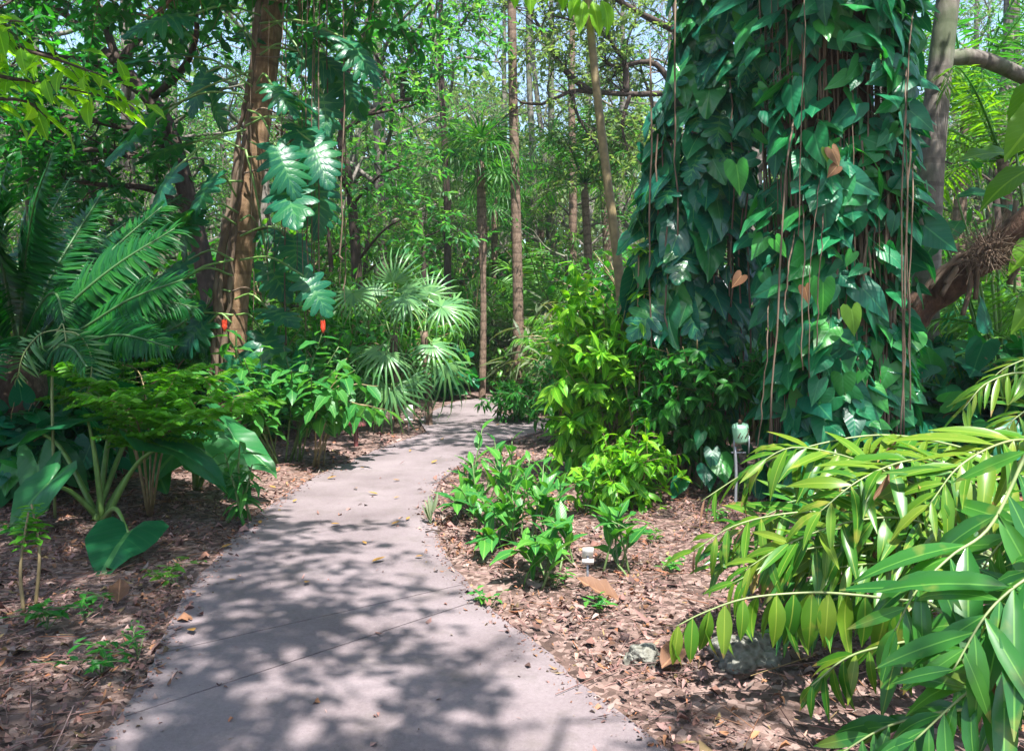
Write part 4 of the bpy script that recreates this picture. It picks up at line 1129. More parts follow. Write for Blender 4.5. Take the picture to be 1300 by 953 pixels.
def slender_fan_palm(px, Y, ytop, seed, label, tr=.10, r=.85, nl=18, lm='canopy'):
    rgl = np.random.default_rng(seed)
    b = at(px, Y); top = P(px + rgl.uniform(-8, 4), ytop, Y)
    root = thing('tall_fan_palm', label, 'palm', b, 'slender fan palms beyond the bend')
    m1 = MB(); c = curve([b - [0, 0, .1], b * .6 + top * .4 + [rgl.normal(0, .05), 0, 0], top], 24)
    rad = np.interp(np.linspace(0, 1, 24), [0, .6, .75, .97, 1], [tr, tr * .8, tr * 1.35, tr * 1.1, tr * .6]); m1.tube(c, rad, 10)
    for k in range(70):
        t = rgl.uniform(.7, .99); p, _ = along(c, np.array([t])); a = rgl.uniform(0, 6.28); o_ = np.array([math.cos(a), math.sin(a), 0])
        m1.sticks(p[0] + o_ * tr, p[0] + o_ * tr * 1.7 + [0, 0, rgl.uniform(-.5, .1)], .008)
    m1.build('trunk', M['bark_palm'], root)
    for k in range(nl):
        a = k * 2.4; el = 1.25 - 1.9 * (k / nl)
        d = np.array([math.cos(a) * math.cos(el), math.sin(a) * math.cos(el), math.sin(el)]); q = top + d * rgl.uniform(.5, .85) * r
        m2 = MB(); m2.scatter(FAN[k % 3], q, d + [0, 0, -.15], unit(np.array([0, 0, 1.2]) + d * .2 - [0, .3, 0]), r * rgl.uniform(.7, .95))
        m2.tube(curve([top, (top + q) / 2 + [0, 0, .05], q], 5), .012, 4, 0)
        m2.build('fan_leaf', M[lm], root)
    return root


slender_fan_palm(612, 17.5, 200, 1, 'slender fan palm with a shaggy fibrous trunk just left of the tall grey trunk', .085, .95, 20, 'canopy')
slender_fan_palm(572, 20.5, 225, 2, 'thinner fan palm left of the shaggy one, crown yellow-green', .07, .95, 16, 'canopy_hazy')
slender_fan_palm(636, 23, 250, 3, 'distant fan palm whose trunk shows between the shaggy palm and grey trunk', .07, 1.0, 16, 'canopy')

# ---- tall straight palm trunk at the end of the path
b0 = on(659, 507); e = P(648, -190, 17)
tall = thing('tall_palm', 'tall straight grey-brown palm trunk rising at the end of the path', 'palm', b0)
m1 = MB(); c = curve([b0 - [0, 0, .1], P(657, 350, 17.2), P(651, 100, 17.1), e], 40); m1.tube(c, np.interp(np.linspace(0, 1, 40), [0, .04, .3, 1], [.20, .145, .115, .085]), 12); m1.build('trunk', M['bark_palm'], tall)
for k in range(16):
    a = k * 2.4; el = rg.uniform(-.2, 1.1); d = np.array([math.cos(a) * math.cos(el), math.sin(a) * math.cos(el), math.sin(el)])
    m1 = MB(); cc = frond(m1, [e, e + d * .9 + [0, 0, .2], e + d * 1.8, e + d * 2.5 + [0, 0, -.9]], 40, .55, .55, 1.1, .35, LIN, rg=rg); m1.tube(cc, np.linspace(.03, .008, 26), 5)
    m1.build('frond', M['canopy'], tall)

# ---- thin curving sapling trunk with a few large leaves at the top of the view
b0 = at(802, 9.4)
sap = thing('curved_sapling', 'thin brown curving trunk rising out of the bright bush with large leaves on top', 'sapling', b0)
m1 = MB(); c = curve(np.concatenate([[b0 - [0, 0, .1]], PL([(796, 480), (790, 400), (783, 320), (770, 220), (757, 110), (746, 0), (735, -100), (722, -190)], 9.4)]), 36); m1.tube(c, np.linspace(.068, .04, 36), 9); m1.build('trunk', M['cane'], sap)
for k, (x, y, dx, dy, s) in enumerate([(752, 2, .25, 1, .48), (764, 0, .45, 1, .44), (741, 2, -.15, 1, .46), (672, -22, .05, 1, .42), (655, -20, -.1, 1, .3), (690, -30, .1, 1, .4), (738, -10, -.5, .9, .4), (712, -25, .2, 1, .38), (706, -40, -.3, 1, .5), (780, -60, .8, .6, .5), (760, -70, .5, -.3, .5), (690, -90, -.8, .3, .5), (720, -130, -.3, -.8, .5), (745, -140, .6, -.6, .5)]):
    q = P(x, y, 9.3); d = np.array([dx, -.25, -dy]); lo = leaf_part(sap, OVAL[k % 3], 'leaf', M['lime'], q, d, (dx, -1, .25 + .4 * rg.random()), s * .95, 1.0)
    m2 = MB(); s0, _ = along(c, np.array([.93])); m2.tube(curve([s0[0], (s0[0] + q) / 2 + [0, 0, .12], q], 6), .007, 4); m2.build('leaf_stalk', M['petiole'], lo)

# ================================================================== RIGHT SIDE
# ---- bright bush and its neighbours
def bush(name, label, base, centre, rad, n_cane, lm, lsize, nl=16, temps=LAN, group=None, extra=None, seed=0, wid=1.35, droop=.55):
    rgl = np.random.default_rng(seed); root = thing(name, label, 'bush', base, group)
    ms, ml = MB(), MB(); b = np.array(base); ctr = P(*centre)
    for k in range(n_cane):
        v = rdir(rgl, 1)[0]; v[2] = abs(v[2]) * 1.0 if rgl.random() < .6 else v[2]; e = ctr + v * np.array(rad) * rgl.uniform(.75, 1.1)
        e[2] = max(e[2], .15)
        s = b + [rgl.uniform(-.2, .2), rgl.uniform(-.2, .2), 0]
        c = curve([s, s * .6 + e * .4 + [0, 0, .25 * (e[2] - s[2])], e], 12); ms.tube(c, np.linspace(.012, .004, 12), 5)
        pp, tt = along(c, rgl.uniform(.45, 1, 6))
        for p, tn in zip(pp, tt):
            d = unit(tn * .5 + rdir(rgl, 1)[0] + (p - ctr) * .6 + [0, 0, .15]); L = rgl.uniform(.18, .4); e2 = p + d * L
            ms.sticks(p, e2, .003)
            q = p + (e2 - p) * rgl.uniform(.25, 1.05, (nl, 1)); dd = d * .7 + rdir(rgl, nl) * .9 + [0, 0, -droop]; m = nl
            for i, tm in enumerate(temps):
                s_ = np.arange(m) % len(temps) == i
                ml.scatter(tm, q[s_], dd[s_], UP + (d * .5) + rgl.normal(0, .3, (s_.sum(), 3)), lsize * rgl.uniform(.65, 1.15, s_.sum()), 0, wid)
    if extra: extra(ms, ml, root)
    ms.build('stem', M['cane'], root); ml.build('foliage', lm, root)
    return root


def wands(ms, ml, root):
    for l in ([(800, 590), (806, 470), (810, 380), (811, 318)], [(806, 590), (812, 480), (816, 400), (818, 372)], [(826, 580), (822, 520), (815, 440)], [(812, 590), (800, 520), (790, 470)]):
        c = curve(PL(l, 7.7), 12); ms.tube(c, .009, 5)
        e = c[-1]; n = 14; az = np.arange(n) * 2.4; d = np.c_[np.cos(az), np.sin(az), rg.uniform(-.6, .3, n)]
        ml.scatter(LAN[0], np.tile(e, (n, 1)) + rg.normal(0, .02, (n, 3)), d, UP + rg.normal(0, .2, (n, 3)), .19 * rg.uniform(.7, 1.1, n), 0, 1.2)


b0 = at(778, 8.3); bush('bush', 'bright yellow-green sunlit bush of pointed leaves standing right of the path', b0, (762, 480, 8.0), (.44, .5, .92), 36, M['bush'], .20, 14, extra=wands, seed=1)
b0 = on(800, 640); bush('bush', 'low fresh green bush with bare brown stems at the foot of the bright bush', b0, (800, 605, 6.9), (.36, .34, .26), 16, M['bush'], .15, 9, seed=2)
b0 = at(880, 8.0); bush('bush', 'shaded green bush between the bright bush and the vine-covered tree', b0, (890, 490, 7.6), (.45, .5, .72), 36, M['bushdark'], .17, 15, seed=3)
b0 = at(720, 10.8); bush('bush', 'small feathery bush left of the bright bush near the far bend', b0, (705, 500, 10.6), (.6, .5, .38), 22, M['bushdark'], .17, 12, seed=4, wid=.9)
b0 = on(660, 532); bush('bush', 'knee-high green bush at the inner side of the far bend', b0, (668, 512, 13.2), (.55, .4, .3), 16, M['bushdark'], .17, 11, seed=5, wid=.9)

# ---- vine-covered tree
Yv = 6.9
vb = at(1052, Yv)
vt = thing('tree', 'massive tree trunk hidden behind heart-shaped vine leaves and hanging roots on the right', 'tree', vb)
mw, ml = MB(), MB()
tc = curve([vb - [0, 0, .1], P(1054, 430, Yv), P(1050, 200, Yv), P(1046, 0, Yv), P(1040, -200, Yv), P(1040, -420, Yv)], 30)
mw.tube(tc, np.interp(np.linspace(0, 1, 30), [0, .05, .2, .8, 1], [.50, .44, .40, .36, .25]), 18)
paths, rads = [], []
for d in ((-2.6, .6, 1.0), (2.2, .6, 1.4), (-1.6, 2.0, 1.6), (1.2, 2.2, 1.4), (-1.2, -1.6, 1.8), (1.8, -1.2, 1.6), (-.2, .8, 2.6), (2.8, -.4, .6)):
    p = tc[int(rg.uniform(21, 29))]; d = np.array(d); c = curve([p, p + d * .5 + [0, 0, .2], p + d + rg.normal(0, .2, 3)], 9); mw.tube(c, np.linspace(.12, .03, 9), 6); paths.append(c); rads.append(.08)
spray(rg, mw, ml, paths, rads, 6, 1.1, 6, .7, 9, .17, HEX)
mw.build('trunk', M['bark_red'], vt); ml.build('crown', M['canopy_dark'], vt)

vine = thing('heart_leaf_vine', 'dense curtain of dark heart-shaped vine leaves draped over the massive trunk on the right', 'vine', vb)
ms, mr = MB(), MB()


def vrad(z, az):
    return np.interp(z, [0, .6, 1.5, 3, 4.5, 6], [.52, .52, .56, .61, .66, .66]) * (1 + .10 * np.sin(az * 3 + z * 1.3) + .07 * np.sin(z * 4 + az * 5))


def taxis(z):
    i = np.clip(np.searchsorted(tc[:, 2], z), 1, len(tc) - 1)
    f = (z - tc[i - 1, 2]) / (tc[i, 2] - tc[i - 1, 2])
    return tc[i - 1] + (tc[i] - tc[i - 1]) * np.clip(f, 0, 1)[:, None]


n = 1950
z = np.where(rg.random(n) < .25, rg.uniform(.1, 1.6, n), rg.uniform(.25, 5.6, n)); az = rg.uniform(-math.pi * .98, math.pi * .02 + 0, n)      # side facing the path and camera
bk = rg.random(n) < .12; az = np.where(bk, rg.uniform(0, math.pi, n), az)
den = np.interp(z, [0, .5, 1.2, 2.5, 5.6], [.75, .85, .85, .95, 1]); 
gap = (np.sin(az * 4.2 + 1.1) * .5 + .5) * (np.sin(z * 1.9 + az * 2) * .5 + .5)
keep = rg.random(n) < den * (1 - .45 * gap); z, az = z[keep], az[keep]; n = len(z)
ax = taxis(z); rad = vrad(z, az) * rg.uniform(.82, 1.16, n)
odir = np.c_[np.cos(az), np.sin(az), np.zeros(n)]
pos = ax + odir * rad[:, None]; pos[:, 2] = z
d = np.c_[rg.normal(0, .62, n), rg.normal(0, .25, n), -rg.uniform(.35, 1.1, n)] + odir * rg.uniform(-.1, .8, n)[:, None]
nr = odir * rg.uniform(.5, 1.1, (n, 1)) + UP * rg.uniform(.0, 1.0, n)[:, None] + rg.normal(0, .42, (n, 3))
sz = np.clip(rg.normal(.20, .07, n), .08, .34) * np.interp(z, [0, 1.2, 3, 5], [.82, .9, 1, 1.12])
score = sz * (-odir[:, 1] + .3) * (z < 4.5); order = np.argsort(-score)
top100 = order[:96]; rest = order[96:]
for k in top100:
    shared_leaf(vine, ('heart', k % 5), HEART[k % 5], M['vine'], pos[k], d[k], nr[k], sz[k])
mlv = MB()
for k in range(5):
    s = rest[rest % 5 == k]; mlv.scatter(HEART[k], pos[s], d[s], nr[s], sz[s])
# odd-coloured leaves the photo shows
for (x, y, s, mt, dx) in ((1081, 393, .21, 'vine_lime', .15), (1056, 190, .15, 'vine_dead', .5), (1062, 212, .11, 'vine_dead', -.9), (1049, 190, .10, 'vine_lime', .1), (1022, 365, .13, 'vine_dead', .25), (941, 350, .12, 'vine_dead', -.8), (935, 210, .24, 'vine_lime2', .15), (1045, 360, .25, 'vine_lime2', 0), (985, 305, .16, 'vine_lime2', .7)):
    o = leaf_part(vine, HEART[0], 'leaf', M[mt], P(x, y, 6.1), (dx, -.1, -1), (.1, -1, .45), s); o['label'] = 'withered brown leaf' if mt == 'vine_dead' else 'yellow-green leaf'
inn = ax + odir * (rad * .72)[:, None]; inn[:, 2] = z + .14
ms.sticks(inn, pos, .0055)
lo = mlv.build('foliage', M['vine'], vine); lo['kind'] = 'stuff'
ms.build('leaf_stalk', M['petiole_dark'], vine)
for k in range(95):
    a = rg.uniform(-math.pi, .1); zt = rg.uniform(2.2, 5.8); zb = 0.02 if rg.random() < .7 else rg.uniform(.1, 1.5)
    zz = np.linspace(zt, zb, 16); r_ = np.interp(zz, [0, 1, 3, 6], [.46, .49, .54, .58]) * rg.uniform(.86, 1.12)
    aa = a + np.cumsum(rg.normal(0, .022, 16)); cc = taxis(zz) + np.c_[np.cos(aa), np.sin(aa), np.zeros(16)] * r_[:, None]; cc[:, 2] = zz
    mr.tube(cc, rg.uniform(.004, .012), 5)
for x, y0, y1 in ((1013, 10, 300), (998, 200, 570), (1012, 300, 470), (1000, 330, 400), (1152, 60, 560), (1148, 120, 480), (1144, 200, 560), (1156, 250, 520), (1036, 260, 480), (1043, 300, 440), (968, 430, 570)):
    m1 = MB(); cc = curve(PL([(x + 10, y0 - 60, 6.65), (x + 6, y0, 6.05), (x, (y0 + y1) / 2, 6.0), (x - 10 * (y1 > 500) * (x < 1100), y1, 6.0)]), 16); cc = cc + np.cumsum(rg.normal(0, .008, cc.shape), 0) * [1, .3, 0]; m1.tube(cc, rg.uniform(.004, .008), 6); m1.build('hanging_root', M['root'], vine)
mr.build('root_curtain', M['root'], vine)

# ---- second climber: larger bluish leaves on a thinner support left of it
sb = at(880, 8.3)
st = thing('tree', 'slimmer trunk under large bluish leaves, left of the vine-covered tree', 'tree', sb)
mw = MB(); sc_ = curve([sb - [0, 0, .1], P(884, 350, 8.3), P(900, 150, 8.3), P(915, -50, 8.3), P(930, -260, 8.3)], 24); mw.tube(sc_, np.linspace(.24, .16, 24), 12); mw.build('trunk', M['bark_brown'], st)
ml = MB(); mw2 = MB()
paths = [curve([sc_[k], sc_[k] + np.array(d) * .5 + [0, 0, .2], sc_[k] + np.array(d)], 8) for k, d in ((22, (-1.8, -.4, 1.2)), (23, (.8, 1.2, 1.8)), (23, (-.6, -1.2, 1.6)), (21, (-1.2, 1.0, 1.4)))]
for c in paths: mw2.tube(c, np.linspace(.07, .02, 8), 6)
spray(rg, mw2, ml, paths, [.05] * 4, 6, 1.0, 6, .7, 9, .17, HEX); ml.build('crown', M['canopy_dark'], st); mw2.build('limb', M['bark_brown'], st)
phil = thing('climbing_plant', 'climber with large bluish green leaves tumbling down the slimmer trunk right of the bright bush', 'climbing plant', sb)
n = 470; z = rg.uniform(.9, 5.7, n); az = rg.uniform(-math.pi * 1.1, .1, n)
px_c = np.interp(z, [.9, 2.2, 3.2, 4.2, 5.7], [880, 880, 888, 915, 930]); hw = np.interp(z, [.9, 1.7, 3.4, 4.4, 5.7], [.42, .60, .60, .46, .45])
cxw = (px_c - CX) / F * 8.1; rr_ = hw * rg.uniform(.7, 1.08, n)
odir = np.c_[np.cos(az), np.sin(az), np.zeros(n)]
pos = np.c_[cxw + odir[:, 0] * rr_, 8.0 + odir[:, 1] * rr_ * .8, z]
d = np.c_[rg.normal(-.1, .45, n), rg.normal(-.1, .2, n), -np.ones(n)] + odir * rg.uniform(.1, .9, n)[:, None]
nr = odir * rg.uniform(.4, 1.1, (n, 1)) + UP * rg.uniform(.3, 1.1, n)[:, None] + rg.normal(0, .3, (n, 3))
sz = np.clip(rg.normal(.34, .08, n), .18, .52)
score = sz * (-odir[:, 1] + .3) * (z < 5.1); order = np.argsort(-score); mlv = MB(); ms = MB()
TL = ARROW + SPLIT[2:] + HEART[:2]
for q, k in enumerate(order):
    ti = int(k % 6)
    if q < 96: shared_leaf(phil, ('tumble', ti), TL[ti], M['phil2'], pos[k], d[k], nr[k], sz[k])
    else: mlv.scatter(TL[ti], pos[k], d[k], nr[k], sz[k])
inn = np.c_[cxw, np.full(n, 8.0), z + .2]; ms.sticks(pos * .45 + inn * .55, pos, .008)
lo = mlv.build('foliage', M['phil2'], phil); lo['kind'] = 'stuff'; ms.build('leaf_stalk', M['petiole_dark'], phil)
for k in range(26):
    x0 = rg.uniform(-.5, .45); zz = np.linspace(rg.uniform(2.5, 5.5), rg.uniform(.1, 1.6), 12); m = np.c_[(872 - CX) / F * 8.1 + x0 + np.cumsum(rg.normal(0, .015, 12)), np.full(12, 7.6 + rg.uniform(-.1, .5)), zz]
    m1 = MB(); m1.tube(m, .009, 5); m1.build('hanging_root', M['root'], phil)

# ---- low heart leaves at the lamp and under the vine
for x, Y, lab, k_ in ((985, 7.35, 'heart-leaved ground plant behind the small lamp stake', 7), (900, 7.3, 'low dark heart-leaved plant between the lamp stake and the shaded bush', 8), (1060, 6.0, 'heart-leaved plant at the foot of the vine, behind the arching fronds', 10), (1100, 6.1, 'heart-leaved plant at the right foot of the vine', 8)):
    b0 = at(x, Y); lv = []
    for k in range(k_):
        a = rg.uniform(-math.pi, 0.2); h = rg.uniform(.15, .6); r_ = rg.uniform(.15, .45); e = b0 + [math.cos(a) * r_, math.sin(a) * r_, h]
        xx = e[0] / e[1] * F + CX; yy = HY - (e[2] - CAMH) / e[1] * F
        lv.append(((xx, yy, e[1]), (math.cos(a) * .7, math.sin(a) * .5 - .2, -.8), (math.cos(a) * .4, -.7, .8), rg.uniform(.16, .28)))
    big_leaf_plant('ground_climber', lab, 'plant', b0, lv, HEART, M['vine'], M['petiole_dark'], pr=.007)

# ---- grey trunk right of the vine with a bough
b0 = at(1168, 9.6)
gt = thing('tree', 'smooth grey trunk leaning right with a level bough, right of the vine-covered tree', 'tree', b0)
mw, ml = MB(), MB(); c = curve(np.concatenate([[b0 - [0, 0, .1]], PL([(1172, 480), (1176, 350), (1180, 240), (1188, 140), (1201, 20), (1216, -100), (1230, -230), (1240, -380)], 9.6)]), 34)
mw.tube(c, np.interp(np.linspace(0, 1, 34), [0, .05, .4, 1], [.24, .17, .155, .10]), 12)
bo = curve(PL([(1196, 78), (1225, 72), (1250, 76), (1275, 86), (1310, 102), (1380, 130)], 9.7), 14); mw.tube(bo, np.linspace(.105, .085, 14), 9)
paths = [curve([c[k], c[k] + np.array(d) * .5 + [0, 0, .2], c[k] + np.array(d)], 8) for k, d in ((28, (-1.6, -.6, 1.4)), (30, (1.8, .8, 1.6)), (33, (.4, -1.6, 1.8)), (31, (-.8, 1.8, 1.6)), (33, (1.4, -.6, 1.5)))]
for q in paths: mw.tube(q, np.linspace(.07, .02, 8), 6)
spray(rg, mw, ml, paths, [.05] * 5, 6, 1.1, 6, .7, 9, .17, HEX); mw.build('trunk', M['bark_grey'], gt); ml.build('crown', M['canopy'], gt)

# ---- leaning log carrying a nest of dry roots
lg = thing('leaning_log', 'reddish leaning log with gnarled roots behind the vine-covered tree at the right', 'log', at(1130, 7.9))
m1 = MB(); c = curve([at(1125, 7.9), P(1150, 420, 7.8), P(1195, 372, 7.6), P(1245, 330, 7.3), P(1305, 285, 7.0), P(1400, 230, 6.7)], 30)
m1.tube(c, .145 + .02 * np.sin(np.arange(30) * 1.1) + rg.normal(0, .010, 30), 14); m1.build('stem', M['bark_red'], lg)
m1 = MB()
for l in ([(1180, 365), (1205, 335), (1225, 322), (1240, 340), (1238, 380)], [(1160, 390), (1190, 345), (1222, 330)], [(1290, 255), (1285, 300), (1296, 330), (1280, 360)], [(1200, 360), (1215, 340), (1195, 375)], [(1225, 320), (1232, 360), (1222, 400)]):
    m1.tube(curve(PL(l, 7.2), 14), .022, 6)
m1.build('gnarled_root', M['root'], lg)
ns = thing('air_plant_nest', 'tangled nest of grey-brown dry stems perched on the leaning log', 'epiphyte', P(1258, 325, 7.1))
m1 = MB(); q = P(1256, 318, 7.05); k = 420
dd = rdir(rg, k); st_ = q + dd * rg.uniform(.02, .17, (k, 1)) * [1.4, 1, .9]; en = st_ + (dd * .7 + rdir(rg, k) * .8) * rg.uniform(.06, .24, (k, 1)); m1.sticks(st_, en, rg.uniform(.002, .005, k))
m1.scatter(LAN[2], q + rg.normal(0, .09, (60, 3)), rdir(rg, 60), rdir(rg, 60), .09); m1.build('dry_stem', M['root'], ns)


# ---- foreground fronds
def frond_palm(label, base, fronds, lm, nleaf, ln, wid, temps=BLADE, group=None):
    root = thing('understory_palm', label, 'palm', base, group)
    for f in fronds:
        pts, opt = f[0], (f[1] if len(f) > 1 else {})
        m1, m2 = MB(), MB()
        o_ = dict(ang=.85, droop=.2, start=.12, taper=(.75, 1, .55), up=np.array([-.1, -.55, .85]), hang=0.0); o_.update(opt)
        o_['droop'] *= rg.uniform(.7, 1.15); L = o_.pop('ln', ln) * 1.08; n_ = o_.pop('n', nleaf); w_ = o_.pop('wid', wid) * (1.25 if o_.get('hang') else .92); matk = o_.pop('mat', lm)
        c = frond(m1, PL(pts), n_, L, w_, temps=temps, rg=rg, **{'jit': .22, 'skip': .08, **o_})
        m2.tube(c, np.linspace(.0065, .0025, 26), 6); fo = m1.build('frond', [M[matk], M['deadbrown']], root); m2.build('midrib', M['rachis'], fo)
        m2 = MB(); m2.tube(curve([np.array(base), np.array(base) * .5 + c[0] * .5 + [0, 0, .12], c[0]], 10), np.linspace(.014, .009, 10), 6); m2.build('frond_stalk', M['rachis'], fo)
    return root


frond_palm('near palm with big dark glossy leaflets filling the lower right corner', np.array([1.95, 2.75, 0]), [
    ([(1310, 560, 2.75), (1259, 665, 2.7), (1208, 705, 2.65), (1164, 749, 2.6), (1136, 800, 2.6)], dict(ln=.42, n=11, wid=1.05, droop=.4, mat='frondgreen', start=.05)),
    ([(1420, 700, 2.5), (1330, 720, 2.45), (1260, 770, 2.4), (1210, 850, 2.35)], dict(ln=.40, n=11, wid=1.0, droop=.4, mat='frondgreen')),
    ([(1400, 860, 2.4), (1320, 840, 2.4), (1240, 870, 2.4), (1160, 940, 2.4)], dict(ln=.34, n=11, wid=1.0, mat='frondgreen')),
    ([(1420, 640, 2.7), (1340, 640, 2.8), (1270, 690, 2.9), (1220, 770, 3.0)], dict(ln=.38, n=12, mat='frondgreen')),
    ([(1180, 765, 3.1), (1077, 754, 3.15), (1022, 752, 3.2), (948, 759, 3.2), (894, 777, 3.2), (858, 795, 3.2)], dict(ln=.235, n=15, wid=1.25, droop=2.4, ang=1.2, start=.02, jit=.13, hang=.9, taper=(.95, 1, .7))),
    ([(1240, 800, 2.9), (1160, 812, 2.95), (1080, 832, 3.0), (1030, 870, 3.0)], dict(ln=.24, n=12, wid=1.2, droop=.9)),
    ([(1390, 780, 2.6), (1330, 770, 2.65), (1270, 800, 2.7), (1215, 870, 2.7)], dict(ln=.36, n=12, mat='frondgreen')),
    ([(1380, 620, 2.9), (1330, 700, 2.9), (1300, 780, 2.9), (1290, 860, 2.9)], dict(ln=.38, n=12, mat='frondgreen')),
    ([(1300, 905, 2.6), (1220, 900, 2.65), (1130, 920, 2.7), (1060, 960, 2.7)], dict(ln=.28, n=12, wid=1.1, droop=.6, mat='frondgreen'))], 'frond', 14, .3, 1.1)
frond_palm('sunlit palm with arching yellow-green fronds right of the lamp stake', np.array([2.65, 4.0, 0]), [
    ([(1320, 600, 3.9), (1210, 565, 3.85), (1117, 552, 3.8), (1022, 568, 3.8), (955, 595, 3.8), (890, 636, 3.8)], dict(ln=.30, n=24, wid=.95, droop=.6, ang=.75, up=UP)),
    ([(1255, 680, 3.6), (1190, 632, 3.6), (1137, 604, 3.6), (1070, 578, 3.6), (1005, 568, 3.6), (960, 590, 3.6)], dict(ln=.32, n=22, wid=1.0, droop=.28, ang=.8)),
    ([(1240, 690, 3.5), (1150, 658, 3.5), (1060, 650, 3.5), (995, 652, 3.5), (930, 668, 3.5), (880, 700, 3.5)], dict(ln=.27, n=22, wid=1.0, droop=.28)),
    ([(1270, 640, 3.6), (1200, 590, 3.5), (1150, 585, 3.4), (1090, 610, 3.3), (1040, 650, 3.25)], dict(ln=.33, n=18, wid=1.0)),
    ([(1260, 720, 3.4), (1180, 690, 3.35), (1100, 690, 3.3), (1010, 700, 3.3), (930, 740, 3.3)], dict(ln=.27, n=18, wid=1.0, droop=.28)),
    ([(1250, 740, 3.7), (1160, 705, 3.8), (1070, 690, 3.9), (980, 690, 4.0), (900, 720, 4.0)], dict(ln=.3, n=20, droop=.28)),
    ([(1340, 560, 3.4), (1280, 560, 3.3), (1220, 590, 3.2), (1180, 640, 3.15)], dict(ln=.36, n=14, wid=1.0, mat='frond')),
    ([(1250, 700, 3.5), (1180, 720, 3.4), (1110, 715, 3.3), (1050, 722, 3.25)], dict(ln=.26, n=16, droop=.28)),
    ([(1380, 660, 3.9), (1320, 610, 3.8), (1260, 610, 3.7), (1200, 650, 3.6), (1160, 700, 3.55)], dict(ln=.34, n=20)),
    ([(1350, 690, 4.3), (1250, 640, 4.4), (1150, 630, 4.5), (1060, 625, 4.6), (990, 640, 4.6)], dict(ln=.33, n=22, mat='frondgreen')),
    ([(1300, 730, 4.0), (1210, 690, 4.1), (1120, 670, 4.2), (1040, 675, 4.3), (980, 700, 4.3)], dict(ln=.30, n=22, mat='frondgreen')),
    ([(1240, 700, 3.3), (1160, 660, 3.3), (1080, 662, 3.3), (1000, 690, 3.3), (950, 720, 3.3)], dict(ln=.27, n=20)),
    ([(1230, 660, 3.9), (1140, 625, 3.9), (1050, 625, 3.9), (970, 655, 3.9), (915, 690, 3.9)], dict(ln=.29, n=22)),
    ([(1220, 760, 3.5), (1140, 745, 3.5), (1060, 760, 3.5), (990, 800, 3.5)], dict(ln=.25, n=16, mat='frondgreen')),
    ([(1280, 620, 3.7), (1210, 600, 3.6), (1140, 640, 3.5), (1090, 700, 3.45)], dict(ln=.32, n=18)),
    ([(1200, 740, 3.8), (1110, 725, 3.9), (1000, 725, 3.95), (910, 690, 4.0)], dict(ln=.26, n=18, droop=.28, mat='frondgreen'))], 'frond', 20, .3, 1.0)
frond_palm('palm with thin curling leaflets reaching in at the right above the sunlit fronds', np.array([3.4, 4.6, 0]), [
    ([(1390, 520, 4.6), (1310, 475, 4.5), (1255, 485, 4.45), (1222, 520, 4.4)], dict(ln=.28, n=16, wid=.75, droop=.5)),
    ([(1390, 500, 4.7), (1330, 455, 4.7), (1280, 465, 4.7), (1250, 490, 4.7)], dict(ln=.25, n=16, wid=.7, droop=.5)),
    ([(1380, 560, 4.4), (1320, 520, 4.4), (1290, 530, 4.3), (1265, 560, 4.3)], dict(ln=.3, n=14, wid=.8, droop=.6))], 'frond', 16, .27, .8)

# ---- peace-lily-like patch right of the path
LILY = [((612, 655), [(600, 590), (612, 545), (628, 560), (590, 600), (620, 600)], 'tallest leafy cane plant at the inside of the path bend'), ((640, 672), [(636, 575), (650, 560), (655, 600), (628, 590)], 'leafy cane plant just behind the tallest one at the bend'),
        ((588, 660), [(575, 640), (585, 620), (600, 625), (570, 630)], 'short cane plant leaning over the path edge'), ((668, 690), [(665, 600), (690, 590), (680, 620), (655, 625), (672, 585)], 'pale fresh-leaved plant in the middle of the patch'),
        ((700, 690), [(695, 620), (712, 615), (705, 640), (688, 640)], 'broad-leaved plant right of the pale fresh one'), ((745, 652), [(745, 590), (755, 605), (735, 610), (760, 625)], 'upright plant with a light shoot below the bright bush'),
        ((712, 722), [(690, 690), (705, 668), (718, 672), (700, 660)], 'small plant left of the white label'), ((782, 732), [(790, 640), (775, 660), (802, 680), (765, 650), (800, 655)], 'single stemmed plant with spreading pale leaves right of the white label'),
        ((668, 735), [(665, 690), (680, 690), (655, 700)], 'tiny plant nearest the path joint'), ((628, 700), [(622, 680), (640, 685), (612, 688)], 'lowest plant of the patch with one curled leaf'), ((640, 690), [(628, 650), (645, 640), (655, 655), (632, 630)], 'bushy plant at the near side of the tallest canes'), ((610, 680), [(600, 640), (620, 650), (605, 625)], 'dark plant between the path edge and the bushy one'),
        ((695, 742), [(705, 690), (690, 700), (680, 715)], 'bent cane plant left of the white label, nearest the path'), ((655, 640), [(640, 590), (670, 590), (660, 610)], 'thin plant at the back of the patch'), ((690, 655), [(700, 600), (720, 600), (685, 610)], 'back plant between the pale one and the bright bush')]
for (bx, by), tips, lab in LILY:
    b0 = on(bx, by); canes = cane_set(b0, [(x, y, b0[1] + rg.uniform(-.25, .25)) for x, y in tips], .06)
    caned('patch_plant', lab, 'plant', b0, canes, M['lily'], M['cane_green'], .22, 6, LAN, 'leafy plants in the bed right of the path', t0=.38, droop=-.05, wid=1.25, rad=.008, updir=1.5)
for x, y, lab in ((622, 768, 'tiny green sprout right at the path joint'), (705, 745, 'low sprig on the litter below the white label'), (830, 690, 'small grassy sprig in the litter left of the fronds'), (850, 735, 'little green tuft near the large dry leaf'), (915, 665, 'pair of pale blades at the foot of the lamp stake'), (760, 780, 'thin upright shoot in the near right litter')):
    b0 = on(x, y)
    caned('seedling', lab, 'plant', b0, [[b0, b0 + [rg.uniform(-.05, .05), 0, .05], b0 + [rg.uniform(-.1, .1), rg.uniform(-.1, .1), .09]] for _ in range(4)], M['lily'], M['cane_green'], .075, 5, HEX, t0=.3, droop=.0, rad=.003)

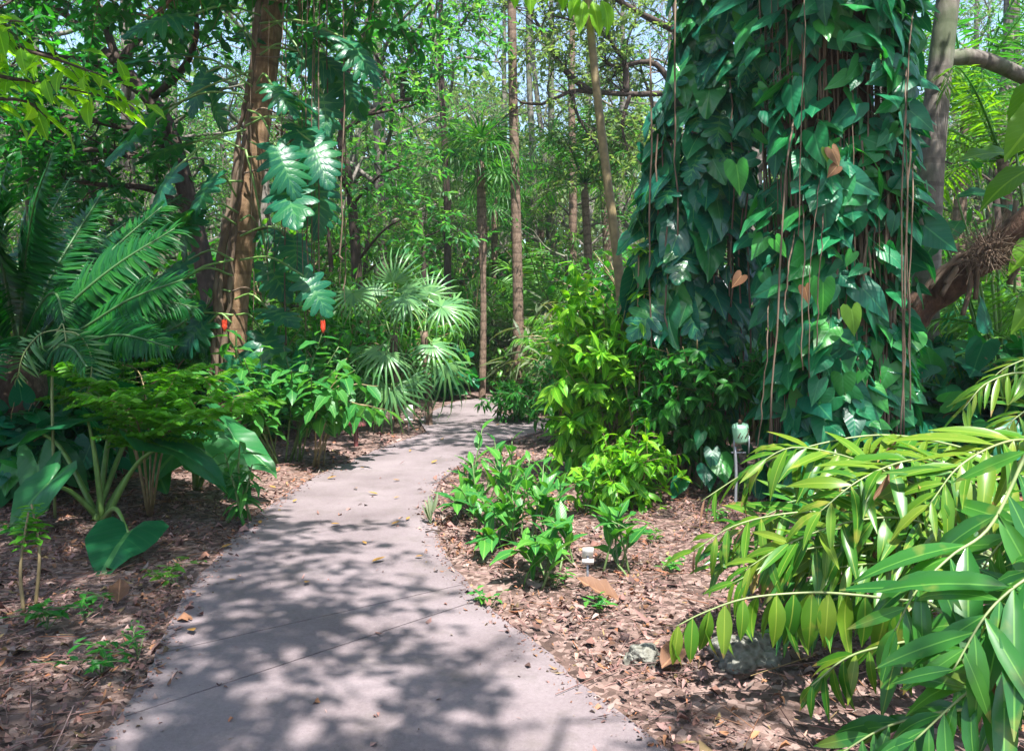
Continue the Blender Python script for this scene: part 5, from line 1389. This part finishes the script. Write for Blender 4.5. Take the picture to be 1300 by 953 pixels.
# ================================================================== SMALL THINGS
def label_sign(px, py, w_, h_, Ztop_px, lab, tilt=.55, two=False):
    b = on(px, py); t = thing('plant_label', lab, 'label', b, None)
    h = P(px, Ztop_px, b[1])[2]
    m1 = MB(); m1.box(b + [0, 0, h * .4], (.014, .008, h * .8)); m1.build('stake', M['steel'], t)
    c, s = math.cos(tilt), math.sin(tilt); R = np.array([[1, 0, 0], [0, c, -s], [0, s, c]])
    m1 = MB(); m1.box(b + [0, -.012, h * .86], (w_, .006, h_), 0, R); m1.box(b + [0, -.020, h * .86 - h_ * .5 - .006], (w_ * 1.04, .018, .028), 0, R); m1.build('plate', M['white'], t)
    return t


label_sign(746, 752, .066, .088, 694, 'small blank white plant label tilted on a stake in the bed right of the path')
label_sign(519, 552, .125, .22, 517, 'white plant label on a stake at the foot of the silvery fan palm', .25)
b0 = on(933, 655); lt = thing('stake_lamp', 'pale green cylinder lamp on a thin grey stake beside the vine-covered tree', 'lamp', b0)
Yl = b0[1]; hz = P(0, 567, Yl)[2]
m1 = MB(); m1.tube(curve([b0 - [0, 0, .05], b0 + [.01, 0, hz * .5], b0 + [0, 0, hz - .04]], 10), .013, 10); m1.build('stake', M['steel'], lt)
m1 = MB()
for s in (-1, 1):
    m1.box(b0 + [.055 + s * .062, 0, hz - .02], (.010, .022, .15))
m1.box(b0 + [.03, 0, hz - .09], (.12, .02, .012)); yo = m1.build('bracket', M['steel'], lt)
m1 = MB(); hc = b0 + [.055, 0, hz]; axd = np.array([-.12, -.15, 1.0])
m1.lathe([(0.0, .005), (.052, .005), (.056, .0), (.062, .02), (.070, .13), (.066, .148), (.05, .155), (0, .156)], hc, 24, 0, axd); he = m1.build('lamp_head', M['lampgreen'], lt)
m1 = MB(); m1.lathe([(0, 0), (.016, 0), (.016, .03), (.008, .042), (0, .042)], hc + unit(axd) * .154, 12, 0, axd)
for k in range(3): m1.tube(curve([hc + unit(axd) * .15 + [.01 * k, -.02, 0], hc + [-.02 + .03 * k, -.075, .11], hc + [-.05 + .03 * k, -.07, .04]], 8), .004, 5)
m1.build('dry_tendril', M['bark_red'], he)
b0 = on(452, 566); pl_ = thing('path_lamp', 'small dark red mushroom lamp on the litter left of the path bend', 'lamp', b0)
m1 = MB(); m1.lathe([(.03, -.02), (.03, .26), (.02, .28), (0, .28)], b0, 12); m1.build('post', M['lampred'], pl_)
m1 = MB(); m1.lathe([(.0, .26), (.13, .27), (.135, .29), (.10, .34), (.04, .365), (0, .37)], b0, 20); m1.build('lamp_shade', M['lampred'], pl_)

# limestone rock
def rock(px, py, size, seed, label):
    rgl = np.random.default_rng(seed); b = on(px, py)
    import bmesh
    bm = bmesh.new(); bmesh.ops.create_icosphere(bm, subdivisions=5, radius=1)
    from mathutils import noise
    for v in bm.verts:
        p = v.co.copy(); k = .95 - .10 * abs(noise.noise(p * 5 + Vector((3, 1, seed)))) + .35 * noise.noise(p * 1.1 + Vector((seed, 0, 0))) + .16 * noise.noise(p * 3.1) - .13 * max(0, noise.noise(p * 7.0)) + .05 * noise.noise(p * 14)
        v.co = Vector((p.x * k * size[0], p.y * k * size[1], p.z * k * size[2]))
    me = bpy.data.meshes.new('rock'); bm.to_mesh(me); bm.free()
    for f in me.polygons: f.use_smooth = True
    me.materials.append(M['rock']); o = bpy.data.objects.new('rock', me); COL.objects.link(o); o.location = (b[0], b[1], size[2] * .30)
    tag(o, label, 'rock'); return o


rock(950, 846, (.17, .13, .13), 3, 'pitted pale limestone rock under the hanging leaflets')
rock(815, 838, (.09, .08, .06), 5, 'small mossy grey stone at the tip of the lowest frond')

# big dry leaves
for x, y, s, a, lab in ((785, 775, .25, 2.6, 'large curled brown dry leaf on the litter below the white label'), (1000, 800, .30, .4, 'big orange-brown dry leaf behind the limestone rock'), (1045, 835, .34, 2.2, 'dry brown leaf in the near litter right of the rock'), (640, 722, .16, 1.2, 'pale papery dry leaf near the path edge'), (985, 782, .22, 1.8, 'crumpled brown leaf tucked behind the limestone rock'), (840, 860, .2, .9, 'dry leaf lying at the near right litter'), (150, 775, .2, 2.0, 'brown dry leaf in the left litter')):
    b0 = on(x, y); m1 = MB(); t = t_lance(.28, 7, .6, -.25, .45, .2, seed=int(x)); p0 = b0 + [0, 0, .05]
    m1.scatter(t, p0, [math.cos(a), math.sin(a), .08], [.2, -.3, 1], s)
    o = m1.build('dry_leaf', M['deadbrown']); tag(o, lab, 'dry leaf')
FL = t_lance(.26, 4, .35, -.2, seed=9); FLm = MB(); FLm.add(FL.V, FL.Q, FL.T, FL.UV); FLme = FLm.mesh('fallen_leaf', M['fallen'])
spots = [(300, 740), (391, 742), (245, 755), (241, 803), (472, 717), (500, 635), (480, 630), (508, 612), (463, 596), (527, 710), (497, 669), (465, 694), (350, 622), (372, 640), (455, 577), (520, 575), (560, 560), (600, 548), (516, 663), (432, 668), (630, 541), (548, 590), (415, 610), (280, 700), (330, 668), (450, 622)]
for k, (x, y) in enumerate(spots):
    b0 = G(x, y); o = bpy.data.objects.new('fallen_leaf', FLme); COL.objects.link(o); o.location = (b0[0], b0[1], .024); s = rg.uniform(.05, .10); o.scale = (s, s, s); o.rotation_euler = (0, 0, rg.uniform(0, 6.28))
    tag(o, 'small yellow fallen leaf lying flat on the concrete path', 'leaf', 'yellow leaves fallen on the path')
m1 = MB(); b0 = G(540, 678); m1.tube([b0 + [0, 0, .02], b0 + [.06, .02, .03], b0 + [.14, 0, .022]], .006, 5); m1.sticks(b0 + [.06, .02, .03], b0 + [.12, -.05, .02], .004); o = m1.build('twig', M['bark_dark']); tag(o, 'dark forked twig lying near the right path edge', 'twig')
m1 = MB(); b0 = G(548, 668)
for k in range(5): m1.scatter(BLADE[k % 3], b0 + [0, 0, .02 + .02 * k], [-.4 + .15 * k, .1, 1.0 - .1 * k], [.3, -1, .3], .2, 0, .8)
o = m1.build('grass_tuft', M['grey_green']); tag(o, 'dry grassy tuft sticking out over the right path edge', 'grass')
# ================================================================== BACKGROUND
KA = Kind(broad_tree(21, 'tree', 'tree', 13, 4.2, M['bark_grey'], M['canopy_far'], .10, .30, 13, .2, 16, 7, 7))
KB = Kind(broad_tree(22, 'tree', 'tree', 14, 3.8, M['bark_grey'], M['canopy'], .08, .28, 13, .18, 16, 7, 7, droop=.4))
KC = Kind(broad_tree(23, 'tree', 'tree', 15, 4.2, M['bark_grey'], M['canopy_hazy'], .08, .20, 14, .22, 16, 7, 7, droop=.15))
KE = Kind(broad_tree(26, 'tree', 'tree', 6.8, 2.5, M['bark_grey'], M['canopy_far'], .08, .30, 13, .06, 15, 7, 6))
KF = Kind(broad_tree(27, 'tree', 'tree', 8.0, 2.3, M['bark_grey'], M['canopy_hazy'], .08, .24, 14, .08, 15, 7, 7, droop=.2))
KD = Kind(broad_tree(24, 'tree', 'tree', 9, 2.8, M['bark_dark'], M['bright'], .14, .26, 9, .2, 9, 6, 6, temps=OVAL, droop=.5))
TREES = [
    (KE, 30, 17, .3, 1.0, 'low full tree crown right behind the cycad leaves'), (KE, 190, 19, 1.3, 1.1, 'low full tree between the cycad tips and the brown tree'), (KE, 370, 21, 2.3, 1.15, 'low full tree filling the gap behind the hanging roots'), (KE, 455, 25, 3.3, 1.25, 'low full tree behind the dark arching-bough tree'), (KE, 545, 24, 4.3, 1.15, 'low full tree left of the two fan palms'), (KE, 610, 31, 5.3, 1.2, 'low full tree closing the view past the path end'), (KE, 830, 19, .9, 1.1, 'low full tree behind the curved sapling and bright bush'), (KE, 1160, 17, 1.9, .95, 'low full tree in the gap between vine and grey trunk'), (KE, 1290, 18, 2.9, 1.1, 'low full tree behind the dry nest at the right edge'), (KE, -110, 14, 3.9, 1.0, 'low full tree past the left frame edge'),
    (KF, 665, 27, .1, 1.0, 'tall pale leafy tree directly behind the straight trunk'), (KF, 725, 24, 1.1, .95, 'tall pale leafy tree behind the grey strappy shrubs'), (KF, 780, 33, 2.1, 1.2, 'tall pale leafy tree far right of the straight trunk'), (KF, 585, 36, 3.1, 1.25, 'tall pale leafy tree far left of the straight trunk'), (KF, 500, 33, 4.1, 1.25, 'tall pale leafy tree under the arching bough'), (KF, 1235, 24, 5.1, 1.1, 'tall pale leafy tree under the level bough at the right'), (KF, 280, 29, .6, 1.2, 'tall pale leafy tree glimpsed right of the dark forked tree'), (KF, 100, 25, 1.6, 1.15, 'tall pale leafy tree over the upright cycad leaves'),
    (KA, 60, 19, .0, 1.0, 'sunlit broad tree behind the cycad'), (KA, 230, 24, 1.2, 1.1, 'broad tree beyond the dark forked tree'), (KA, 400, 27, 2.4, 1.15, 'far broad tree seen between the hanging roots'),
    (KA, 545, 30, 3.4, 1.2, 'far broad tree behind the arching bough'), (KA, 1290, 22, 4.2, 1.05, 'broad tree behind the level bough at the right edge'), (KA, -160, 16, 5, 1.0, 'broad tree standing past the cycad at the far left'),
    (KB, 340, 19, .5, .95, 'dark leafy tree directly behind the ginger plants'), (KB, 480, 22, 1.7, 1.0, 'dark leafy tree behind the low fan palm'), (KB, 150, 15.5, 2.9, .8, 'dark leafy tree between cycad and brown tree'),
    (KB, 960, 20, 4.1, 1.0, 'dark leafy tree behind the vine-covered tree'), (KB, 1390, 15, 5.3, .9, 'dark leafy tree just off the right of the leaning log'), (KB, -40, 27, 3.3, 1.1, 'dark far tree behind the sunlit broad one'),
    (KC, 700, 26, .2, 1.0, 'pale airy tree behind the tall grey trunk, right side'), (KC, 640, 33, 1.4, 1.15, 'pale airy tree at the far centre'), (KC, 790, 29, 2.6, 1.1, 'pale airy tree behind the curved sapling'), (KC, 1120, 26, 3.8, 1.05, 'pale airy tree seen right of the vine leaves'),
    (KC, 1240, 31, 5.0, 1.15, 'pale airy tree far behind the leaning grey trunk'), (KC, 560, 40, .9, 1.3, 'farthest pale tree left of centre'), (KC, 850, 38, 2.1, 1.3, 'farthest pale tree right of centre'), (KC, 320, 36, 4.6, 1.3, 'farthest pale tree at the left'),
    (KD, 470, 18.5, .4, .5, 'small bright-leaved tree behind the fan palm'), (KD, 535, 20, 2.2, .52, 'small bright-leaved tree left of the shaggy palm'), (KD, 415, 16, 3.9, .45, 'small bright-leaved tree behind the hanging roots'), (KD, 1265, 14, 1.1, .6, 'small bright-leaved tree behind the dry nest'), (KD, 120, 14, 5.4, .55, 'small bright-leaved tree over the cycad fronds')]
for K, px, Y, rz, s, lab in TREES:
    K.put(at(px, Y), rz, s, lab, 'background trees')

KS = Kind(broad_tree(25, 'tree', 'tree', 10.5, 2.9, M['bark_grey'], M['canopy_dark'], .16, .27, 11, .62, 12, 6, 6))
# unseen trees added so their crowns shade the path, beds and vine
for x, y, s, rz, lab in SHADE:
    KS.put((x, y, 0), rz, s, lab, 'unseen trees added for shade')

# bare slender trunks in the middle distance
for px, Y, r, top, lean, mt, lab in ((567, 19, .09, -60, -8, 'bark_dark', 'thin dark trunk left of the shaggy fan palm'), (676, 24, .11, -100, -4, 'bark_grey', 'slender grey trunk right of the tall straight one'), (702, 26, .10, -120, -30, 'bark_grey', 'slender trunk tilting left behind the fine grey palm'), (725, 22, .12, -60, 4, 'bark_palm', 'ringed pale trunk left of the curved sapling'), 
                                    (1272, 16, .14, -80, 10, 'bark_grey', 'grey trunk behind the level bough at the right'), (1148, 19, .10, -80, 6, 'bark_dark', 'dark trunk close to the vine edge'), (745, 32, .13, -80, 3, 'bark_grey', 'far grey trunk behind the curved sapling'), (100, 21, .13, -80, 20, 'bark_dark', 'dark trunk behind the cycad fronds')):
    b0 = at(px, Y); e = P(px + lean, top, Y)
    t = thing('slender_tree', lab, 'tree', b0, 'slender trunks in the middle distance')
    m1 = MB(); c = curve([b0 - [0, 0, .1], b0 * .6 + e * .4 + [rg.normal(0, .12), 0, 0], b0 * .3 + e * .7 + [rg.normal(0, .12), 0, 0], e], 22); m1.tube(c, np.linspace(r * 1.15, r * .6, 22), 9)
    ml = MB(); spray(rg, m1, ml, [curve([e - [0, 0, 1.2], e + np.array(d)], 6) for d in ((-1.3, .3, .6), (1.2, -.4, .8), (.3, 1.2, 1.0), (-.2, -1.2, .9))], [r * .4] * 4, 5, .9, 5, .7, 9, .2, HEX)
    m1.build('trunk', M[mt], t); ml.build('crown', M['canopy_hazy'] if mt == 'bark_grey' else M['canopy'], t)

# feather palms in the distance
def feather_palm(seed, name, label, h, r, nf, lm, fl=2.0):
    rgl = np.random.default_rng(seed); root = thing(name, label, 'palm', (0, 0, 0)); m1 = MB()
    c = curve([(0, 0, -.1), (.1, 0, h * .5), (0, .1, h)], 16); m1.tube(c, np.linspace(r * 1.2, r * .8, 16), 9); m1.build('trunk', M['bark_palm'], root)
    e = c[-1]
    for k in range(nf):
        a = k * 2.4; el = 1.2 - 1.5 * k / nf; d = np.array([math.cos(a) * math.cos(el), math.sin(a) * math.cos(el), math.sin(el)])
        m1 = MB(); cc = frond(m1, [e, e + d * fl * .45 + [0, 0, .2], e + d * fl * .85 + [0, 0, .05], e + d * fl * 1.05 + [0, 0, -.5]], 34, .5, .8, 1.1, .3, LIN, rg=rgl); m1.tube(cc, np.linspace(.02, .006, 26), 4)
        m1.build('frond', M[lm], root)
    return root


KP = Kind(feather_palm(31, 'feather_palm', 'palm', 4.6, .10, 15, 'canopy'))
KR = Kind(feather_palm(33, 'feather_palm', 'palm', 3.7, .08, 12, 'banana', 1.7))
KQ = Kind(feather_palm(32, 'feather_palm', 'palm', 1.2, .09, 13, 'bright', 1.7))
for K, px, Y, rz, s, lab in ((KP, 742, 19, 0, 1.1, 'feather palm behind the curved sapling'), (KP, 770, 23, 1, 1.3, 'farther feather palm right of the curved sapling'), (KP, 690, 28, 2, 1.35, 'far feather palm behind the tall grey trunk'), (KP, 1225, 15, 3, 1.25, 'feather palm with drooping fronds above the level bough'), (KP, 1300, 19, 4, 1.2, 'feather palm at the right edge behind the log'), (KP, 500, 26, 5, 1.3, 'far feather palm behind the arching bough'),
                             (KP, 540, 22, 2.6, .85, 'feather palm among the second-row shrubs left of the shaggy palm'), (KP, 420, 20, 3.6, .8, 'feather palm among the second-row shrubs behind the roots'), (KQ, 660, 19.5, 4.6, 1.1, 'low palm beside the base of the tall straight trunk'), (KQ, 690, 22, 5.6, 1.6, 'low palm behind the strappy shrubs'), (KQ, 480, 17, .9, 1.2, 'low palm behind the silvery fan palm'), (KP, 655, 25, 1.9, 1.0, 'feather palm directly behind the tall straight trunk'), (KR, 1282, 9.9, .4, 1.0, 'palm with glowing yellow-green fronds above the dry nest'), (KQ, 1262, 9.6, 0.6, .95, 'sunlit low palm with green fronds below the dry nest'), (KQ, 715, 16, 1.3, .7, 'low palm left of the bright bush in the distance'), (KQ, 592, 21, 2.1, .8, 'low palm between the shaggy palm and its neighbour'), (KQ, 380, 14.5, 3.2, .8, 'low palm behind the ginger plants'), (KQ, 1330, 8.3, 4.4, .9, 'low palm at the right edge under the log')):
    K.put(at(px, Y), rz, s, lab, 'feather palms in the undergrowth')

# undergrowth shrubs
def shrub(seed, name, lm, h, r, n_cane, nl, lsize, temps, wid=1.2, droop=.4):
    rgl = np.random.default_rng(seed); root = thing(name, name, 'shrub', (0, 0, 0)); ms, ml = MB(), MB()
    for k in range(n_cane):
        a = rgl.uniform(0, 6.28); rr_ = r * math.sqrt(rgl.random()); e = np.array([math.cos(a) * rr_, math.sin(a) * rr_, h * rgl.uniform(.35, 1.05) * (1 - .35 * rr_ / r)])
        c = curve([(rgl.normal(0, .1), rgl.normal(0, .1), -.05), e * .5 + [0, 0, .2 * h], e], 9); ms.tube(c, np.linspace(.018, .005, 9), 5)
        t = rgl.uniform(.25, 1, nl); p, tn = along(c, t); dd = tn * .3 + rdir(rgl, nl) + [0, 0, -droop] + (p * [1, 1, 0]) * .4; p = p + rdir(rgl, nl) * .16
        for i, tm in enumerate(temps):
            s_ = np.arange(nl) % len(temps) == i
            ml.scatter(tm, p[s_], dd[s_], UP + rgl.normal(0, .35, (s_.sum(), 3)), lsize * rgl.uniform(.6, 1.2, s_.sum()), 0, wid)
    ms.build('stem', M['cane'], root); ml.build('foliage', M[lm], root); return root


S1 = Kind(shrub(41, 'broadleaf_shrub', 'bushdark', 2.2, 1.2, 34, 34, .24, OVAL))
S2 = Kind(shrub(42, 'heartleaf_shrub', 'vine', 1.7, 1.1, 30, 14, .38, HEART[:3], 1.0, .6))
S3 = Kind(shrub(43, 'pointed_leaf_shrub', 'canopy', 2.6, 1.3, 36, 40, .20, LAN))
S4 = Kind(shrub(44, 'bright_shrub', 'bright', 2.0, 1.1, 30, 30, .24, LAN, 1.1))
S5 = Kind(shrub(45, 'strappy_shrub', 'grey_green', 1.9, .9, 20, 36, .45, BLADE, .6, .5))
US = [
    (S3, 430, 19, .2, 1.7, 'tall leafy shrub in the second row behind the hanging roots'), (S4, 500, 21, 1.2, 1.9, 'tall bright shrub in the second row behind the silvery fans'), (S3, 560, 24, 2.2, 2.1, 'tall leafy shrub behind the far fan palms, left side'), (S1, 640, 24, 3.2, 1.7, 'broad dark shrub closing the view straight past the path end'), (S3, 690, 24, 4.2, 1.9, 'tall leafy shrub behind the grey strappy shrubs'), (S4, 760, 21, 5.2, 1.7, 'bright shrub behind the curved sapling'), (S1, 800, 16, .8, 1.5, 'broad dark shrub behind the bright bush, second row'), (S3, 350, 17, 1.8, 1.8, 'tall leafy shrub right of the brown tree, second row'), (S1, 270, 18, 2.8, 1.8, 'broad dark shrub left of the brown tree, second row'), (S3, 150, 19, 3.8, 2.0, 'tall leafy shrub over the cycad, second row'), (S4, 70, 17, 4.8, 1.8, 'bright shrub behind the upright cycad leaves, second row'), (S3, 1200, 17, 5.8, 1.9, 'tall leafy shrub past the leaning grey trunk'), (S1, 1150, 13, .4, 1.3, 'broad dark shrub in the gap beside the vine'), (S3, 1290, 14, 1.4, 1.7, 'tall leafy shrub behind the log at the right edge'), (S5, 655, 21, 2.4, 1.5, 'grey strappy shrub just behind the tall straight trunk'), (S5, 770, 15, 3.4, 1.2, 'grey strappy shrub against the bright bush'),
    (S1, 60, 9.6, 0, 1.0, 'dark shrub right behind the cycad trunk'), (S1, 175, 10.2, 1, .95, 'dark shrub filling the gap under the cycad fronds'), (S1, -60, 8.5, 2, .95, 'dark shrub at the left frame edge'), (S1, 250, 11.6, 3, 1.0, 'dark shrub left of the brown tree foot'), (S1, 345, 12, 4, .9, 'dark shrub right of the brown tree foot'), (S1, 420, 13, 5, .95, 'dark shrub behind the second ginger'),
    (S2, 100, 8.2, 0, .8, 'heart-leaved shrub under the lacy tiers'), (S2, 320, 11, 1, .85, 'heart-leaved shrub behind the red flowers'), (S2, 15, 7.2, 2, .6, 'heart-leaved shrub under the left feather leaves'), (S2, 560, 17.5, 3, .8, 'heart-leaved shrub behind the drooping fan'), (S2, 1230, 9.3, 4, 1.05, 'heart-leaved shrub under the leaning log'), (S2, 1310, 8.0, 5, 1.0, 'heart-leaved shrub at the right edge below the log'), (S2, 1180, 8.2, .7, .75, 'heart-leaved shrub at the foot of the leaning grey trunk'),
    (S3, 500, 15.5, 0, 1.0, 'pointed-leaved shrub behind the silvery fan palm'), (S3, 440, 15, 1, 1.15, 'tall pointed-leaved shrub behind the second red flower'), (S3, 210, 14, 2, 1.2, 'tall pointed-leaved shrub behind the cycad tips'), (S3, 530, 19, 3, 1.3, 'pointed-leaved shrub behind the bend'), (S3, 600, 21, 4, 1.2, 'pointed-leaved shrub at the foot of the shaggy palm'), (S3, 820, 12.5, 5, 1.3, 'pointed-leaved shrub behind the bright bush'), (S3, 950, 11, 0.5, 1.1, 'pointed-leaved shrub hidden behind the vine'), (S3, 745, 15.5, 1.5, 1.1, 'pointed-leaved shrub left behind the bright bush'), (S3, 1110, 12, 2.5, 1.2, 'pointed-leaved shrub in the gap right of the vine'), (S3, 30, 13, 3.5, 1.3, 'pointed-leaved shrub behind the upright cycad leaves'),
    (S4, 465, 17.5, 0, 1.5, 'bright shrub lit above the silvery fans'), (S4, 525, 17.5, 1, 1.35, 'bright shrub lit beside the drooping fan palm'), (S4, 620, 19.5, 2, .8, 'low bright shrub at the end of the path'), (S4, 1225, 12, 3, 1.4, 'bright shrub beyond the grey trunk'), (S4, 1300, 11, 4, 1.5, 'bright shrub behind the dry nest'), (S4, 580, 23, 5, 1.5, 'far bright shrub between the fan palms'),
    (S5, 700, 17.5, 0, 1.35, 'grey strappy shrub right of the tall grey trunk'), (S5, 735, 18.5, 1, 1.6, 'taller grey strappy shrub behind the first'), (S5, 680, 20, 2, 1.2, 'grey strappy shrub touching the tall trunk'), (S5, 715, 14.5, 3, .9, 'low strappy shrub left of the bright bush')]
for K, px, Y, rz, s, lab in US:
    K.put(at(px, Y), rz, s, lab, 'undergrowth shrubs')

# large paddle leaves at the right edge, glowing in the sun
b0 = at(1330, 7.6)
big_leaf_plant('paddle_leaf_plant', 'tall plant with glowing yellow-green paddle leaves at the right frame edge', 'plant', b0, [
    ((1330, 90, 7.4), (-1, -.1, -1.1), (-.7, -.5, .5), .75), ((1350, 120, 7.0), (-1, -.2, -.8), (-.3, -.8, .7), .8), ((1320, 210, 7.2), (-1, -.2, -.3), (0, -.5, 1), .7), ((1290, 195, 7.6), (-1, -.1, .1), (.1, -.6, 1), .6), ((1340, 290, 6.9), (-1, -.3, -.5), (0, -.6, .9), .6), ((1360, 330, 6.6), (-.9, -.3, -.3), (0, -.5, 1), .55), ((1330, 370, 6.6), (-.8, -.4, -.5), (0, -.7, .8), .5)], [t_lance(.22, 9, .15, .4, .42, .12, seed=51), t_lance(.25, 9, .12, .25, .42, .15, seed=52)], M['banana'], M['petiole'], pr=.02)
b0 = at(1275, 9.0)
big_leaf_plant('paddle_leaf_plant', 'plant with broad bluish leaves and one pale sheen leaf above the dry nest', 'plant', b0, [
    ((1215, 250, 8.6), (1, -.2, .3), (-.3, -.6, 1), .62), ((1220, 280, 8.6), (-.6, -.6, -.3), (0, -.5, 1), .5), ((1260, 260, 8.4), (.8, -.4, -.2), (0, -.5, 1), .55), ((1290, 300, 8.4), (.6, -.6, -.5), (0, -.7, .8), .5), ((1195, 300, 8.8), (-.7, -.4, -.5), (0, -.6, .8), .45), ((1240, 215, 9.0), (-.4, -.5, .3), (0, -.6, 1), .5)], [t_lance(.2, 9, .15, .4, .42, .12, seed=53)], M['bigleaf'], M['petiole'], pr=.015)

# far wood closing the view
mb = MB(); rgl = np.random.default_rng(77)
n = 80000; nb = 230
ang = rgl.uniform(-1.05, 1.05, nb); dist = rgl.uniform(42, 62, nb); rad = rgl.uniform(2.5, 5, nb); hz = rgl.uniform(1, 14, nb)
k = rgl.integers(0, nb, n); v = rdir(rgl, n) * rgl.random((n, 1)) ** .4
pos = np.c_[np.sin(ang) * dist, np.cos(ang) * dist, hz][k] + v * np.c_[rad, rad, rad * .8][k]; pos[:, 2] = np.abs(pos[:, 2])
mb.scatter(HEX[1], pos, rdir(rgl, n) + [0, 0, -.3], UP + rgl.normal(0, .5, (n, 3)), rgl.uniform(.35, .75, n), 0, 1.2)
for q in range(90):
    a = rgl.uniform(-1.05, 1.05); d_ = rgl.uniform(40, 60); x, y = math.sin(a) * d_, math.cos(a) * d_; mb.tube([(x, y, -.1), (x + rgl.normal(0, .3), y, 4), (x + rgl.normal(0, .5), y, 9)], [.22, .16, .1], 6, 1)
o = mb.build('far_wood', [M['canopy_hazy'], M['bark_grey']]); o['kind'] = 'stuff'; tag(o, 'distant mass of trees closing the view behind the garden', 'wood')
print('objects', len(bpy.data.objects), 'tris', sum(len(m.polygons) for m in bpy.data.meshes))

# haze volume added to soften and pale the far trees
if HAZE:
    m, nt, nd, lk = nodes('haze'); v = N(nt, 'ShaderNodeVolumePrincipled', Density=HAZE); v.inputs['Color'].default_value = (.86, .92, .98, 1); v.inputs['Anisotropy'].default_value = .2
    o_ = N(nt, 'ShaderNodeOutputMaterial'); lk.new(v.outputs[0], o_.inputs['Volume'])
    mb = MB(); mb.box((0, 30, 13.0), (190, 110, 28.4)); o = mb.build('haze', m, smooth=False); o['kind'] = 'stuff'; tag(o, 'thin haze added to pale the view between the garden trees', 'haze')
